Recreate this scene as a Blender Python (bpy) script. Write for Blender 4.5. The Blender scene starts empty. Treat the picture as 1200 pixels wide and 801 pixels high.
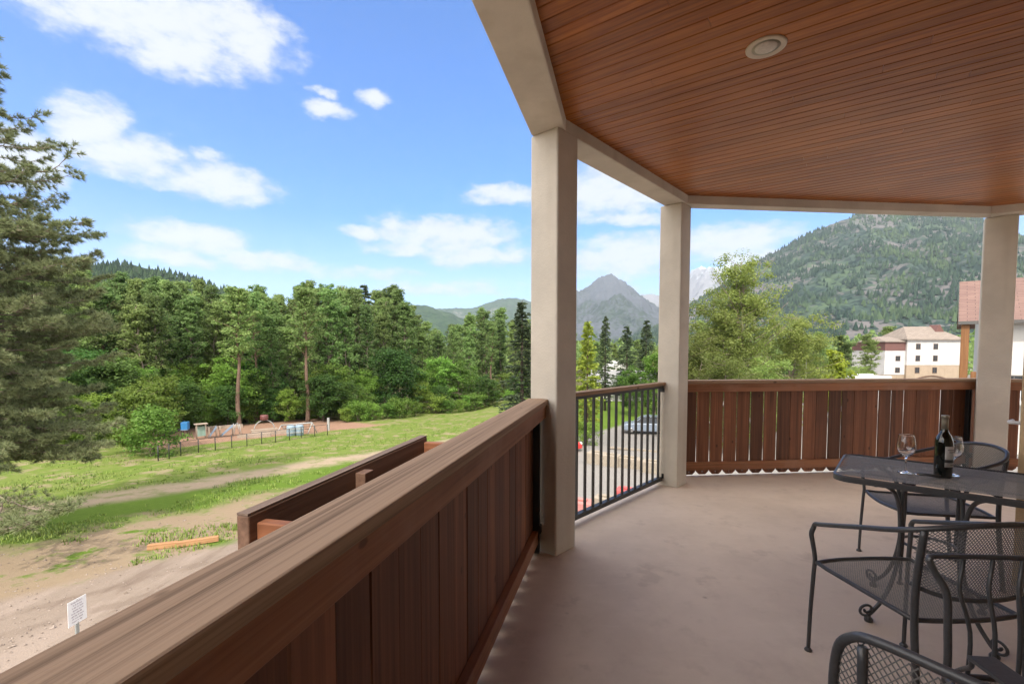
import bpy, bmesh, math, random
from mathutils import Vector, Matrix, noise
R = math.radians
S = bpy.context.scene
COL = S.collection
# ------------------------------------------------------------------ camera, sky, sun, exposure
cam_d = bpy.data.cameras.new('camera'); cam = bpy.data.objects.new('camera', cam_d); COL.objects.link(cam)
cam.location = (0, 0, 1.45); cam.rotation_euler = (R(90 - 2.803), 0, 0)
cam_d.sensor_width = 36; cam_d.lens = 16.645; cam_d.shift_x = .0041; cam_d.shift_y = .0296
cam_d.clip_start = .05; cam_d.clip_end = 30000
S.camera = cam
SUN_EL, SUN_AZ = 47, 190          # azimuth clockwise from +Y (the view direction)
SKY_STRENGTH, SUN_STRENGTH, EXPOSURE = .15, 2.0, 1.62
HAZE = 6.2e-5
S.render.engine = 'CYCLES'
S.cycles.use_denoising = True
S.cycles.max_bounces = 12; S.cycles.transmission_bounces = 12; S.cycles.glossy_bounces = 6; S.cycles.diffuse_bounces = 5; S.cycles.transparent_max_bounces = 12
S.cycles.volume_bounces = 0
S.cycles.sample_clamp_indirect = 6
S.view_settings.view_transform = 'Standard'; S.view_settings.look = 'None'
S.view_settings.exposure = EXPOSURE; S.view_settings.gamma = 1; S.view_settings.use_curve_mapping = False

class NT:
    """small helper that wires shader nodes"""
    def __init__(s, tree): s.t = tree; tree.nodes.clear()
    def n(s, typ, **kw):
        nd = s.t.nodes.new(typ)
        for k, v in kw.items():
            if k.startswith('i_'):
                key = k[2:]; key = int(key) if key.isdigit() else key.replace('_', ' ')
                nd.inputs[key].default_value = v
            else: setattr(nd, k, v)
        return nd
    def l(s, a, b): s.t.links.new(a, b)
    def put(s, nd, key, v):
        if v is None: return
        if isinstance(v, bpy.types.NodeSocket): s.l(v, nd.inputs[key])
        else: nd.inputs[key].default_value = v
    def math(s, op, a, b=None, c=None, clamp=False):
        nd = s.n('ShaderNodeMath', operation=op, use_clamp=clamp)
        s.put(nd, 0, a); s.put(nd, 1, b); s.put(nd, 2, c)
        return nd.outputs[0]
    def vm(s, op, a, b=None, out=0):
        nd = s.n('ShaderNodeVectorMath', operation=op); s.put(nd, 0, a); s.put(nd, 1, b)
        return nd.outputs[out]
    def mix(s, f, a, b, mode='MIX'):
        nd = s.n('ShaderNodeMix', data_type='RGBA', blend_type=mode, clamp_factor=True)
        s.put(nd, 0, f)
        for k, v in ((6, a), (7, b)):
            if isinstance(v, (tuple, list)) and len(v) == 3: v = (*v, 1)
            s.put(nd, k, v)
        return nd.outputs[2]
    def step(s, v, a, b, lo=0., hi=1.):
        nd = s.n('ShaderNodeMapRange', interpolation_type='SMOOTHSTEP')
        s.put(nd, 0, v); s.put(nd, 1, a); s.put(nd, 2, b); s.put(nd, 3, lo); s.put(nd, 4, hi)
        return nd.outputs[0]
    def noise(s, vec, scale, detail=4, rough=.55, out=0, dist=0.):
        nd = s.n('ShaderNodeTexNoise'); s.put(nd, 'Vector', vec)
        s.put(nd, 'Scale', scale); s.put(nd, 'Detail', detail); s.put(nd, 'Roughness', rough); s.put(nd, 'Distortion', dist)
        return nd.outputs[out]
    def mapping(s, vec, scale=(1, 1, 1), rot=(0, 0, 0), loc=(0, 0, 0)):
        nd = s.n('ShaderNodeMapping'); s.put(nd, 0, vec)
        nd.inputs['Scale'].default_value = scale; nd.inputs['Rotation'].default_value = rot; nd.inputs['Location'].default_value = loc
        return nd.outputs[0]

world = bpy.data.worlds.new('World'); S.world = world; world.use_nodes = True
w = NT(world.node_tree)
sky = w.n('ShaderNodeTexSky', sky_type='NISHITA', sun_disc=False)
sky.sun_elevation = R(SUN_EL); sky.sun_rotation = R(SUN_AZ); sky.altitude = 300; sky.air_density = 1.0; sky.dust_density = .35; sky.ozone_density = 1.6
hsv = w.n('ShaderNodeHueSaturation'); hsv.inputs['Saturation'].default_value = 1.18; hsv.inputs['Hue'].default_value = .5

tc = w.n('ShaderNodeTexCoord')
sep = w.n('ShaderNodeSeparateXYZ'); w.l(tc.outputs['Generated'], sep.inputs[0])
azi = w.math('ARCTAN2', sep.outputs[0], sep.outputs[1]); ele = w.math('ARCSINE', sep.outputs[2])
w.l(w.mix(1., sky.outputs[0], w.mix(w.step(ele, .02, .55), (.36, .425, .58), (.050, .32, .62)), 'MULTIPLY'), hsv.inputs['Color'])
cmb = w.n('ShaderNodeCombineXYZ'); w.l(azi, cmb.inputs[0]); w.l(ele, cmb.inputs[1])
p0 = cmb.outputs[0]
wob = w.noise(w.mapping(p0, (1, 1.6, 1)), 9, 5, .62, out=1)
wob = w.vm('MULTIPLY', w.vm('SUBTRACT', wob, (.5, .5, .5)), (.085, .05, 0))
pw = w.vm('ADD', p0, wob)
CLOUDS = [(-0.626, 0.4987, 0.1896, 0.049, 1), (-0.5985, 0.4562, 0.0597, 0.0272, 1), (-0.509, 0.5222, 0.0796, 0.0447, 1), (-0.7091, 0.3318, 0.0467, 0.0377, 1), (-0.6661, 0.304, 0.0722, 0.0299, 1), (-0.7933, 0.2696, 0.0523, 0.0385, 1), (-0.5382, 0.2896, 0.0808, 0.0273, 1), (-0.5535, 0.3265, 0.0282, 0.0104, 0.8), (-0.622, 0.2741, 0.035, 0.008, 0.7), (-0.5827, 0.1946, 0.082, 0.0238, 1), (-0.4779, 0.1637, 0.0816, 0.0169, 0.9), (-0.608, 0.1587, 0.0604, 0.0144, 0.8), (-0.3491, 0.4284, 0.0419, 0.0121, 1), (-0.364, 0.4546, 0.0244, 0.0064, 0.8), (-0.2665, 0.4572, 0.0293, 0.0105, 0.9), (-0.1332, 0.2363, 0.1391, 0.0281, 1), (-0.0629, 0.1961, 0.1096, 0.024, 1), (-0.3024, 0.2279, 0.036, 0.0127, 1), (-0.2194, 0.2068, 0.0675, 0.015, 0.8), (-0.0, 0.307, 0.0883, 0.0177, 0.9), (0.2089, 0.3131, 0.1182, 0.0492, 1), (0.26, 0.2598, 0.0727, 0.0126, 0.9), (0.244, 0.1861, 0.1168, 0.0394, 0.95), (0.4262, 0.2012, 0.118, 0.0263, 0.95), (0.4556, 0.1725, 0.0862, 0.0153, 0.9), (-0.1332, 0.1252, 0.1227, 0.0151, 0.6), (-0.3033, 0.1534, 0.0972, 0.0117, 0.4), (0.1684, 0.1119, 0.1042, 0.017, 0.5)]
acc = None
for a, e, sa, se, st in CLOUDS:
    d = w.vm('MULTIPLY', w.vm('SUBTRACT', pw, (a, e, 0)), (1 / (sa * 1.22), 1 / (se * 1.3), 0))
    v = w.math('MULTIPLY_ADD', w.vm('DOT_PRODUCT', d, d, out=1), -st, st)
    acc = v if acc is None else w.math('MAXIMUM', acc, v)
fb = w.noise(w.mapping(p0, (1, 1.9, 1)), 22, 7, .6)
dens = w.math('ADD', acc, w.math('MULTIPLY_ADD', fb, 2.2, -1.1))
mask = w.step(dens, -.28, .95)
shade = w.noise(w.mapping(p0, (1, 2.2, 1)), 30, 4, .5)
ccol = w.mix(w.step(w.math('ADD', w.math('MULTIPLY', dens, .35), shade), .35, .85), (1.45, 1.6, 1.82), (2.02, 2.07, 2.1))
skyc = w.mix(w.math('MULTIPLY', mask, .93), hsv.outputs[0], ccol)
# broken bright cloud added out of view to light the deck: left, overhead, behind
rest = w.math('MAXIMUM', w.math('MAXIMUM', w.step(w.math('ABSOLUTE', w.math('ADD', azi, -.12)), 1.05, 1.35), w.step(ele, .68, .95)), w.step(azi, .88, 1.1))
fill_cloud = w.step(w.noise(tc.outputs['Generated'], 2.6, 6, .6), .36, .58)
skyc = w.mix(w.math('MULTIPLY', rest, fill_cloud), skyc, (9.6, 8.7, 7.5))
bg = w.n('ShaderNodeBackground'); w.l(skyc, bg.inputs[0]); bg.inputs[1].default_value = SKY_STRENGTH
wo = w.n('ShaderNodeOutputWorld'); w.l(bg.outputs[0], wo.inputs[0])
world.cycles.sampling_method = 'MANUAL'; world.cycles.sample_map_resolution = 1024

sl = bpy.data.lights.new('sun', 'SUN'); sl.energy = SUN_STRENGTH; sl.angle = R(2.5); sl.color = (1, .94, .85)
so = bpy.data.objects.new('sun', sl); COL.objects.link(so)
sdir = Vector((math.sin(R(SUN_AZ)) * math.cos(R(SUN_EL)), math.cos(R(SUN_AZ)) * math.cos(R(SUN_EL)), math.sin(R(SUN_EL))))
so.rotation_euler = sdir.to_track_quat('Z', 'Y').to_euler(); so.location = (0, 0, 60)

# ------------------------------------------------------------------ helpers
class MB:
    def __init__(s): s.v = []; s.f = []
    def add(s, vs, fs, M=None):
        b = len(s.v); s.v += [tuple(M @ Vector(p)) if M else tuple(p) for p in vs]
        s.f += [tuple(b + i for i in f) for f in fs]; return s
    def box(s, x0, x1, y0, y1, z0, z1, M=None):
        return s.add([(x0, y0, z0), (x1, y0, z0), (x1, y1, z0), (x0, y1, z0), (x0, y0, z1), (x1, y0, z1), (x1, y1, z1), (x0, y1, z1)],
                     [(0, 3, 2, 1), (4, 5, 6, 7), (0, 1, 5, 4), (1, 2, 6, 5), (2, 3, 7, 6), (3, 0, 4, 7)], M)
    def prism(s, poly, z0, z1, M=None):
        n = len(poly); vs = [(x, y, z0) for x, y in poly] + [(x, y, z1) for x, y in poly]
        return s.add(vs, [tuple(range(n - 1, -1, -1)), tuple(range(n, 2 * n))] + [(i, (i + 1) % n, n + (i + 1) % n, n + i) for i in range(n)], M)
    def tube(s, pts, r, n=8, closed=False, M=None, flat=None):
        pts = [Vector(p) for p in pts]; m = len(pts); rs = r if isinstance(r, (list, tuple)) else [r] * m
        prev = None; vs = []
        for i, p in enumerate(pts):
            if closed: t = pts[(i + 1) % m] - pts[i - 1]
            else: t = pts[min(i + 1, m - 1)] - pts[max(i - 1, 0)]
            if t.length < 1e-9: t = Vector((0, 0, 1))
            t.normalize()
            if prev is None:
                up = Vector((0, 0, 1)) if abs(t.z) < .9 else Vector((1, 0, 0))
                a = t.cross(up).normalized()
            else:
                a = prev - t * prev.dot(t)
                a = a.normalized() if a.length > 1e-6 else t.orthogonal().normalized()
            prev = a; b = t.cross(a)
            for k in range(n):
                th = 2 * math.pi * (k + .5) / n
                vs.append(p + a * (math.cos(th) * rs[i] * (flat or 1)) + b * (math.sin(th) * rs[i]))
        fs = []
        for i in range(m if closed else m - 1):
            j = (i + 1) % m
            for k in range(n):
                k2 = (k + 1) % n
                fs.append((i * n + k, i * n + k2, j * n + k2, j * n + k))
        if not closed: fs += [tuple(range(n - 1, -1, -1)), tuple(range((m - 1) * n, m * n))]
        return s.add(vs, fs, M)
    def lathe(s, prof, n=24, c=(0, 0, 0), M=None):
        vs = []; fs = []; m = len(prof)
        for r, z in prof:
            for k in range(n):
                th = 2 * math.pi * k / n; vs.append((c[0] + r * math.cos(th), c[1] + r * math.sin(th), c[2] + z))
        for i in range(m - 1):
            for k in range(n):
                k2 = (k + 1) % n; fs.append((i * n + k, i * n + k2, (i + 1) * n + k2, (i + 1) * n + k))
        if prof[0][0] > 1e-6: fs.append(tuple(range(n - 1, -1, -1)))
        if prof[-1][0] > 1e-6: fs.append(tuple(range((m - 1) * n, m * n)))
        return s.add(vs, fs, M)
    def mesh(s, name, mat, smooth=False):
        me = bpy.data.meshes.new(name); me.from_pydata(s.v, [], s.f); me.update()
        if mat: me.materials.append(mat)
        if smooth: me.shade_smooth()
        return me
    def build(s, name, mat, parent=None, smooth=False, bevel=0, auto=False):
        o = link(name, s.mesh(name, mat, smooth), parent)
        if auto: o.data.shade_auto_smooth(angle=R(40)) if hasattr(o.data, 'shade_auto_smooth') else None
        if bevel:
            md = o.modifiers.new('bevel', 'BEVEL'); md.width = bevel; md.segments = 2; md.limit_method = 'ANGLE'; md.angle_limit = R(40)
        return o
def link(name, me, parent=None):
    o = bpy.data.objects.new(name, me); COL.objects.link(o)
    if parent: o.parent = parent
    return o
def tag(o, label=None, cat=None, group=None, kind=None):
    if label: o['label'] = label
    if cat: o['category'] = cat
    if group: o['group'] = group
    if kind: o['kind'] = kind
    return o
def thing(name, label, cat, loc=(0, 0, 0), rz=0, group=None):
    o = bpy.data.objects.new(name, None); COL.objects.link(o); o.location = loc; o.rotation_euler = (0, 0, rz)
    o.empty_display_size = .1
    return tag(o, label, cat, group)
def kids(o): return [c for c in COL.objects if c.parent == o]
def copy_tree(o, parent=None):
    c = o.copy(); COL.objects.link(c)
    if parent: c.parent = parent
    for ch in kids(o): copy_tree(ch, c)
    return c
def smooth_path(pts, k=6):
    """Catmull-Rom through the points"""
    P = [Vector(p) for p in pts]; out = []
    for i in range(len(P) - 1):
        a = P[max(i - 1, 0)]; b = P[i]; c = P[i + 1]; d = P[min(i + 2, len(P) - 1)]
        for j in range(k):
            t = j / k
            out.append(.5 * ((2 * b) + (c - a) * t + (2 * a - 5 * b + 4 * c - d) * t * t + (3 * b - a - 3 * c + d) * t ** 3))
    out.append(P[-1]); return out
def d2(a): return Vector((math.cos(R(a)), math.sin(R(a))))
def isect(p, a, q, b):
    da, db = d2(a), d2(b); r = Vector(q) - Vector(p)
    t = (r.x * db.y - r.y * db.x) / (da.x * db.y - da.y * db.x)
    return Vector(p) + da * t

# ------------------------------------------------------------------ materials
def mat(name):
    m = bpy.data.materials.new(name); m.use_nodes = True
    t = NT(m.node_tree); b = t.n('ShaderNodeBsdfPrincipled'); o = t.n('ShaderNodeOutputMaterial'); t.l(b.outputs[0], o.inputs[0])
    return m, t, b
def bump(t, b, h, strength, dist=.01):
    n = t.n('ShaderNodeBump'); n.inputs['Strength'].default_value = strength; n.inputs['Distance'].default_value = dist
    t.l(h, n.inputs['Height']); t.l(n.outputs[0], b.inputs['Normal'])
def c4(c): return (*c, 1)
def plain(name, col, rough=.6, metal=0, var=.12, scale=30, bumps=0, spec=.5):
    m, t, b = mat(name); tc = t.n('ShaderNodeTexCoord').outputs['Object']
    f = t.noise(tc, scale, 5)
    c = t.mix(f, tuple(x * (1 - var * 1.6) for x in col), tuple(min(1, x * (1 + var * 1.6)) for x in col))
    t.l(c, b.inputs['Base Color']); b.inputs['Roughness'].default_value = rough; b.inputs['Metallic'].default_value = metal
    b.inputs['Specular IOR Level'].default_value = spec
    if bumps: bump(t, b, f, bumps, .004)
    return m
def wood(name, a, bcol, axis, rough=.6, streak=1., isl=.5, dirt=None, weather=None, gs=1.):
    """grain stretched along the object's own axis; tone differs from board to board"""
    m, t, b = mat(name); tc = t.n('ShaderNodeTexCoord').outputs['Object']
    rnd = t.n('ShaderNodeNewGeometry').outputs['Random Per Island']
    off = t.n('ShaderNodeCombineXYZ'); 
    for k in range(3): t.l(t.math('MULTIPLY', rnd, 37. + 11 * k), off.inputs[k])
    v = t.vm('ADD', tc, off.outputs[0])
    sc = [55 * gs, 55 * gs, 55 * gs]; sc['xyz'.index(axis)] = .9
    sc2 = [14 * gs, 14 * gs, 14 * gs]; sc2['xyz'.index(axis)] = .5
    g1 = t.noise(t.mapping(v, sc), 1, 4, .6); g2 = t.noise(t.mapping(v, sc2), 1, 3, .5, dist=.25)
    f = t.math('MULTIPLY_ADD', g1, .75 * streak, t.math('MULTIPLY', g2, .6))
    f = t.step(f, .38, .95)
    c = t.mix(f, a, bcol)
    if weather:
        wn = t.noise(v, 3.5, 4, .6)
        c = t.mix(t.step(wn, .42, .72, 0, .8), c, weather)
    k = t.math('MULTIPLY_ADD', rnd, isl, 1 - isl / 2)
    kc = t.n('ShaderNodeCombineXYZ'); [t.l(k, kc.inputs[i]) for i in range(3)]
    c = t.mix(1., c, kc.outputs[0], 'MULTIPLY')
    kn = t.n('ShaderNodeTexVoronoi'); t.put(kn, 'Vector', t.mapping(v, [(.55 if 'xyz'[i] == axis else 1.0) * 7 for i in range(3)])); kn.inputs['Scale'].default_value = 1
    c = t.mix(t.step(kn.outputs['Distance'], .06, .1, .65, 0), c, tuple(x * .35 for x in a))
    t.l(c, b.inputs['Base Color']); b.inputs['Roughness'].default_value = rough; b.inputs['Specular IOR Level'].default_value = .3
    bump(t, b, g1, .35, .003)
    return m
M = {}
M['cap'] = wood('weathered cap wood', (.125, .076, .044), (.40, .272, .178), 'x', .85, 1.3, .15, gs=2.2)
M['apron'] = wood('stained apron wood', (.19, .074, .030), (.42, .18, .08), 'x', .55, .9, .35, weather=(.34, .17, .10))
M['board'] = wood('stained upright boards', (.085, .033, .016), (.275, .108, .050), 'z', .6, .9, .75, weather=(.15, .058, .028))
M['planter'] = wood('dark planter wood', (.10, .055, .036), (.22, .127, .086), 'x', .65, .9, .4)
M['planter_red'] = wood('planter end wood', (.16, .06, .028), (.32, .13, .062), 'y', .6, .9, .3)
M['planter_top'] = wood('weathered planter edge', (.09, .06, .045), (.2, .145, .115), 'x', .8, .9, .2)
M['ledge'] = wood('weathered ledge wood', (.12, .075, .055), (.30, .22, .17), 'x', .8, .9, .3, weather=(.33, .28, .24))
M['log'] = wood('fresh cut timber', (.30, .15, .07), (.50, .29, .14), 'x', .8, .8, .3)

def stucco(name, col, sc=1.):
    m, t, b = mat(name); tc = t.n('ShaderNodeTexCoord').outputs['Object']
    a = t.noise(tc, 90 * sc, 4, .6); l = t.noise(tc, 2.2 * sc, 4, .6)
    st = t.noise(t.mapping(tc, (5, 5, .6)), 1, 3, .5)
    c = t.mix(t.step(l, .35, .68), tuple(x * .92 for x in col), tuple(min(1, x * 1.06) for x in col))
    c = t.mix(t.step(st, .50, .75, 0, .38), c, tuple(x * y for x, y in zip(col, (.7, .66, .6))))
    t.l(c, b.inputs['Base Color']); b.inputs['Roughness'].default_value = .85; b.inputs['Specular IOR Level'].default_value = .2
    bump(t, b, t.math('ADD', a, t.math('MULTIPLY', t.noise(tc, 28 * sc, 3, .6), .8)), .5, .005)
    return m
M['stucco'] = stucco('off white stucco', (.58, .53, .455))
M['tan'] = stucco('tan house stucco', (.62, .45, .27))
M['white_wall'] = stucco('white painted stucco', (.50, .485, .465), .3)
M['beige_wall'] = stucco('beige stucco', (.33, .26, .19), .3)

m, t, b = mat('deck coating'); tc = t.n('ShaderNodeTexCoord').outputs['Object']
big = t.noise(tc, 1.3, 6, .68); mid = t.noise(tc, 6, 5, .65); fine = t.noise(tc, 260, 2, .7)
c = t.mix(t.step(big, .36, .64), (.55, .445, .35), (.64, .525, .42))
c = t.mix(t.step(mid, .52, .72, 0, .35), c, (.42, .325, .25))
scf = t.noise(t.mapping(tc, (3, 14, 1), (0, 0, R(25))), 1, 5, .7); c = t.mix(t.step(scf, .56, .75, 0, .45), c, (.70, .60, .50))
spl = t.noise(t.vm('ADD', tc, (7, 3, 0)), 3.1, 5, .6); c = t.mix(t.step(spl, .60, .68, 0, .4), c, (.36, .275, .21))
c = t.mix(t.step(fine, .35, .7, 0, .35), c, (.68, .57, .50))
sp = t.n('ShaderNodeTexVoronoi'); t.put(sp, 'Vector', tc); sp.inputs['Scale'].default_value = 2.3
c = t.mix(t.step(sp.outputs['Distance'], .015, .05, .5, 0), c, (.2, .15, .12))
t.l(c, b.inputs['Base Color']); b.inputs['Roughness'].default_value = .62; b.inputs['Specular IOR Level'].default_value = .35
bump(t, b, t.math('ADD', fine, t.math('MULTIPLY', mid, .4)), .25, .003)
M['deck'] = m

def ceiling_mat():
    m, t, b = mat('varnished ceiling boards'); tc = t.n('ShaderNodeTexCoord').outputs['Object']
    rnd = t.n('ShaderNodeNewGeometry').outputs['Random Per Island']
    off = t.n('ShaderNodeCombineXYZ'); [t.l(t.math('MULTIPLY', rnd, 31. + 17 * k), off.inputs[k]) for k in range(3)]
    v = t.vm('ADD', tc, off.outputs[0])
    g = t.noise(t.mapping(v, (2.0, 45, 10)), 1, 4, .6); bl = t.noise(v, 7, 4, .6); lg = t.noise(tc, 1.1, 3, .5)
    c = t.mix(t.step(g, .3, .7), (.225, .062, .008), (.40, .135, .020))
    c = t.mix(t.step(bl, .45, .8, 0, .55), c, (.24, .06, .016))
    c = t.mix(t.step(lg, .4, .75, 0, .4), c, (.52, .21, .05))
    k = t.math('MULTIPLY_ADD', rnd, .3, .85); kc = t.n('ShaderNodeCombineXYZ'); [t.l(k, kc.inputs[i]) for i in range(3)]
    c = t.mix(1., c, kc.outputs[0], 'MULTIPLY')
    t.l(c, b.inputs['Base Color']); b.inputs['Roughness'].default_value = .38; b.inputs['Specular IOR Level'].default_value = .35
    bump(t, b, g, .2, .002)
    return m
M['ceiling'] = ceiling_mat()
M['black'] = plain('black powder coated steel', (.018, .018, .019), .42, 0, .2, 60, .05)
M['iron'] = plain('charcoal wrought iron', (.058, .059, .063), .34, 0, .2, 90, .15)
M['iron_mesh'] = plain('charcoal steel mesh', (.16, .155, .148), .5, 0, .2, 90)
M['white_plastic'] = plain('white plastic', (.72, .72, .72), .35, 0, .03)
M['cream'] = plain('cream trim', (.60, .52, .42), .45, 0, .05)
M['baffle'] = plain('pale lamp baffle', (.46, .43, .35), .4, 0, .05)
M['lens'] = plain('frosted lamp lens', (.62, .57, .52), .5, 0, .15, 60)
M['roof_dark'] = plain('dark roofing', (.09, .085, .08), .8, 0, .2)
def glass(name, col=(1, 1, 1), rough=0.):
    m, t, b = mat(name); b.inputs['Base Color'].default_value = c4(col); b.inputs['Roughness'].default_value = rough
    b.inputs['Transmission Weight'].default_value = 1; b.inputs['IOR'].default_value = 1.45
    return m
M['glass'] = glass('clear wine glass')
m, t, b = mat('dark bottle glass'); b.inputs['Base Color'].default_value = (.004, .006, .005, 1); b.inputs['Roughness'].default_value = .06
b.inputs['Coat Weight'].default_value = .5; M['bottle'] = m
M['foil'] = plain('grey gold foil', (.30, .27, .21), .35, .5, .15, 40)
M['label'] = plain('grey paper label', (.42, .41, .40), .6, 0, .06)
M['label_dark'] = plain('printed label ink', (.05, .05, .05), .6, 0, .1)
M['steel'] = plain('bright steel', (.6, .6, .6), .25, 1, .05)
# ------------------------------------------------------------------ deck, columns, beams, roof
HB, HC, HR = 2.942, 3.027, 1.10
W1, W2, W3, W4 = 75.9, 48.0, 6.0, -24.5
B1o = (.158, 3.365); B1i = (.392, 3.300)
B2o = (.572, 3.846); B2i = (.518, 3.467)
B3o = (1.975, 5.119); B3i = (1.88, 4.957)
B4i = (5.445, 5.277); B4o = (5.56, 5.47)
back1 = 6.2
def along(p, a, t): return Vector(p) + d2(a) * t
Oi = [along(B1i, W1, -back1), isect(B1i, W1, B2i, W2), isect(B2i, W2, B3i, W3), isect(B3i, W3, B4i, W4), along(B4i, W4, 3.2)]
Oo = [along(B1o, W1, -back1), isect(B1o, W1, B2o, W2), isect(B2o, W2, B3o, W3), isect(B3o, W3, B4o, W4), along(B4o, W4, 3.2)]
HOUSE = [Vector((3.62, 2.85)), Vector((3.30, -.75)), Vector((-1.62, -1.10))]     # the house front behind and beside the photographer
deck_edge = [along((.135, 3.37), W1 + .5, -back1), isect((.135, 3.37), W1 + .5, (.45, 3.91), 47), isect((.45, 3.91), 47, (2.01, 5.375), 5.6),
             isect((2.01, 5.375), 5.6, (5.66, 5.70), W4), along((5.66, 5.70), W4, 3.2)]
back_pts = [Vector((8.3, -3.0)), Vector((-1.6, -3.6))]
fl = MB(); fl.prism([tuple(p) for p in deck_edge] + [tuple(p) for p in back_pts], -.22, 0)
tag(fl.build('deck_floor', M['deck'], bevel=.006), kind='structure')
rf = MB(); rf.prism([tuple(p) for p in Oo] + [tuple(p) for p in back_pts], HC + .022, HC + .5)
tag(rf.build('roof_slab', M['roof_dark']), 'flat dark roof over the balcony ceiling', 'roof')
# ceiling of V grooved boards, clipped to the beams
bm = bmesh.new(); random.seed(4)
ca, sa = math.cos(R(-35.5)), math.sin(R(-35.5)); pitch = .088
xs = -6.5
for i in range(-40, 95):
    y0, y1 = i * pitch, (i + 1) * pitch - .0025
    x = -7 + random.uniform(0, 2.4)
    while x < 9:
        L = random.choice((2.4, 3.0, 3.6, 1.8)); c = .004
        prof = [(y0 + c, 0), (y1 - c, 0), (y1, c), (y1, .018), (y0, .018), (y0, c)]
        rows = []
        for xx in (x, x + L - .002):
            rows.append([bm.verts.new((xx, yy, HC + zz)) for yy, zz in prof])
        n = len(prof)
        for k in range(n): bm.faces.new((rows[0][k], rows[0][(k + 1) % n], rows[1][(k + 1) % n], rows[1][k]))
        bm.faces.new(rows[0][::-1]); bm.faces.new(rows[1])
        x += L
rotm = Matrix.Rotation(R(35.5), 4, 'Z')
poly = [Vector((p.x, p.y)) for p in Oi]
mids = Vector((2.5, 1.5))
for i in range(5):
    a, b_ = (poly[i], poly[i + 1]) if i < 4 else (Vector((-3, -3.3)), Vector((9, -3.3)))
    nrm = Vector((-(b_ - a).y, (b_ - a).x, 0)).normalized()
    if nrm.dot(Vector((mids.x - a.x, mids.y - a.y, 0))) > 0: nrm = -nrm
    a3 = Vector((a.x, a.y, 0)) + nrm * .01
    bmesh.ops.bisect_plane(bm, geom=bm.verts[:] + bm.edges[:] + bm.faces[:], plane_co=rotm @ a3, plane_no=rotm.to_3x3() @ nrm, clear_outer=True)
me = bpy.data.meshes.new('plank_ceiling'); bm.normal_update(); bm.to_mesh(me); bm.free(); me.materials.append(M['ceiling'])
ceil = link('plank_ceiling', me); ceil.rotation_euler = (0, 0, R(-35.5))
tag(ceil, 'varnished orange brown tongue and groove plank ceiling over the balcony', 'ceiling')

beam_lab = ['cream stucco beam above the left wooden railing', 'cream stucco beam above the black metal railing', 'cream stucco beam above the far wooden railing', 'short cream stucco beam running right from the right column']
for i in range(4):
    q = [Oi[i], Oi[i + 1], Oo[i + 1], Oo[i]]
    mb = MB(); mb.prism([tuple(p) for p in q][::-1], HB, HC + .02)
    tag(mb.build('stucco_beam', M['stucco'], bevel=.008), beam_lab[i], 'beam', 'beams round the balcony ceiling')
# slim wooden bead between each beam and the ceiling
GRID = 47
def column(cx, cy, wd, label, ang=GRID):
    t_ = thing('stucco_column', label, 'column', (cx, cy, 0), R(ang), 'stucco columns of the balcony')
    h = wd / 2; mb = MB(); mb.box(-h, h, -h, h, -.005, HB + .001)
    mb.build('shaft', M['stucco'], t_, bevel=.012)
    mb = MB(); mb.box(-h + .012, h - .012, -h + .012, h - .012, -6.2, -.222); mb.build('lower_shaft', M['stucco'], t_)
column(.330, 3.418, .238, 'cream square stucco column nearest, at the end of the left wooden railing')
column(1.765, 5.052, .236, 'cream square stucco column between the black metal railing and the far wooden railing')
column(5.640, 5.495, .272, 'cream square stucco column at the right end of the far wooden railing')

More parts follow.
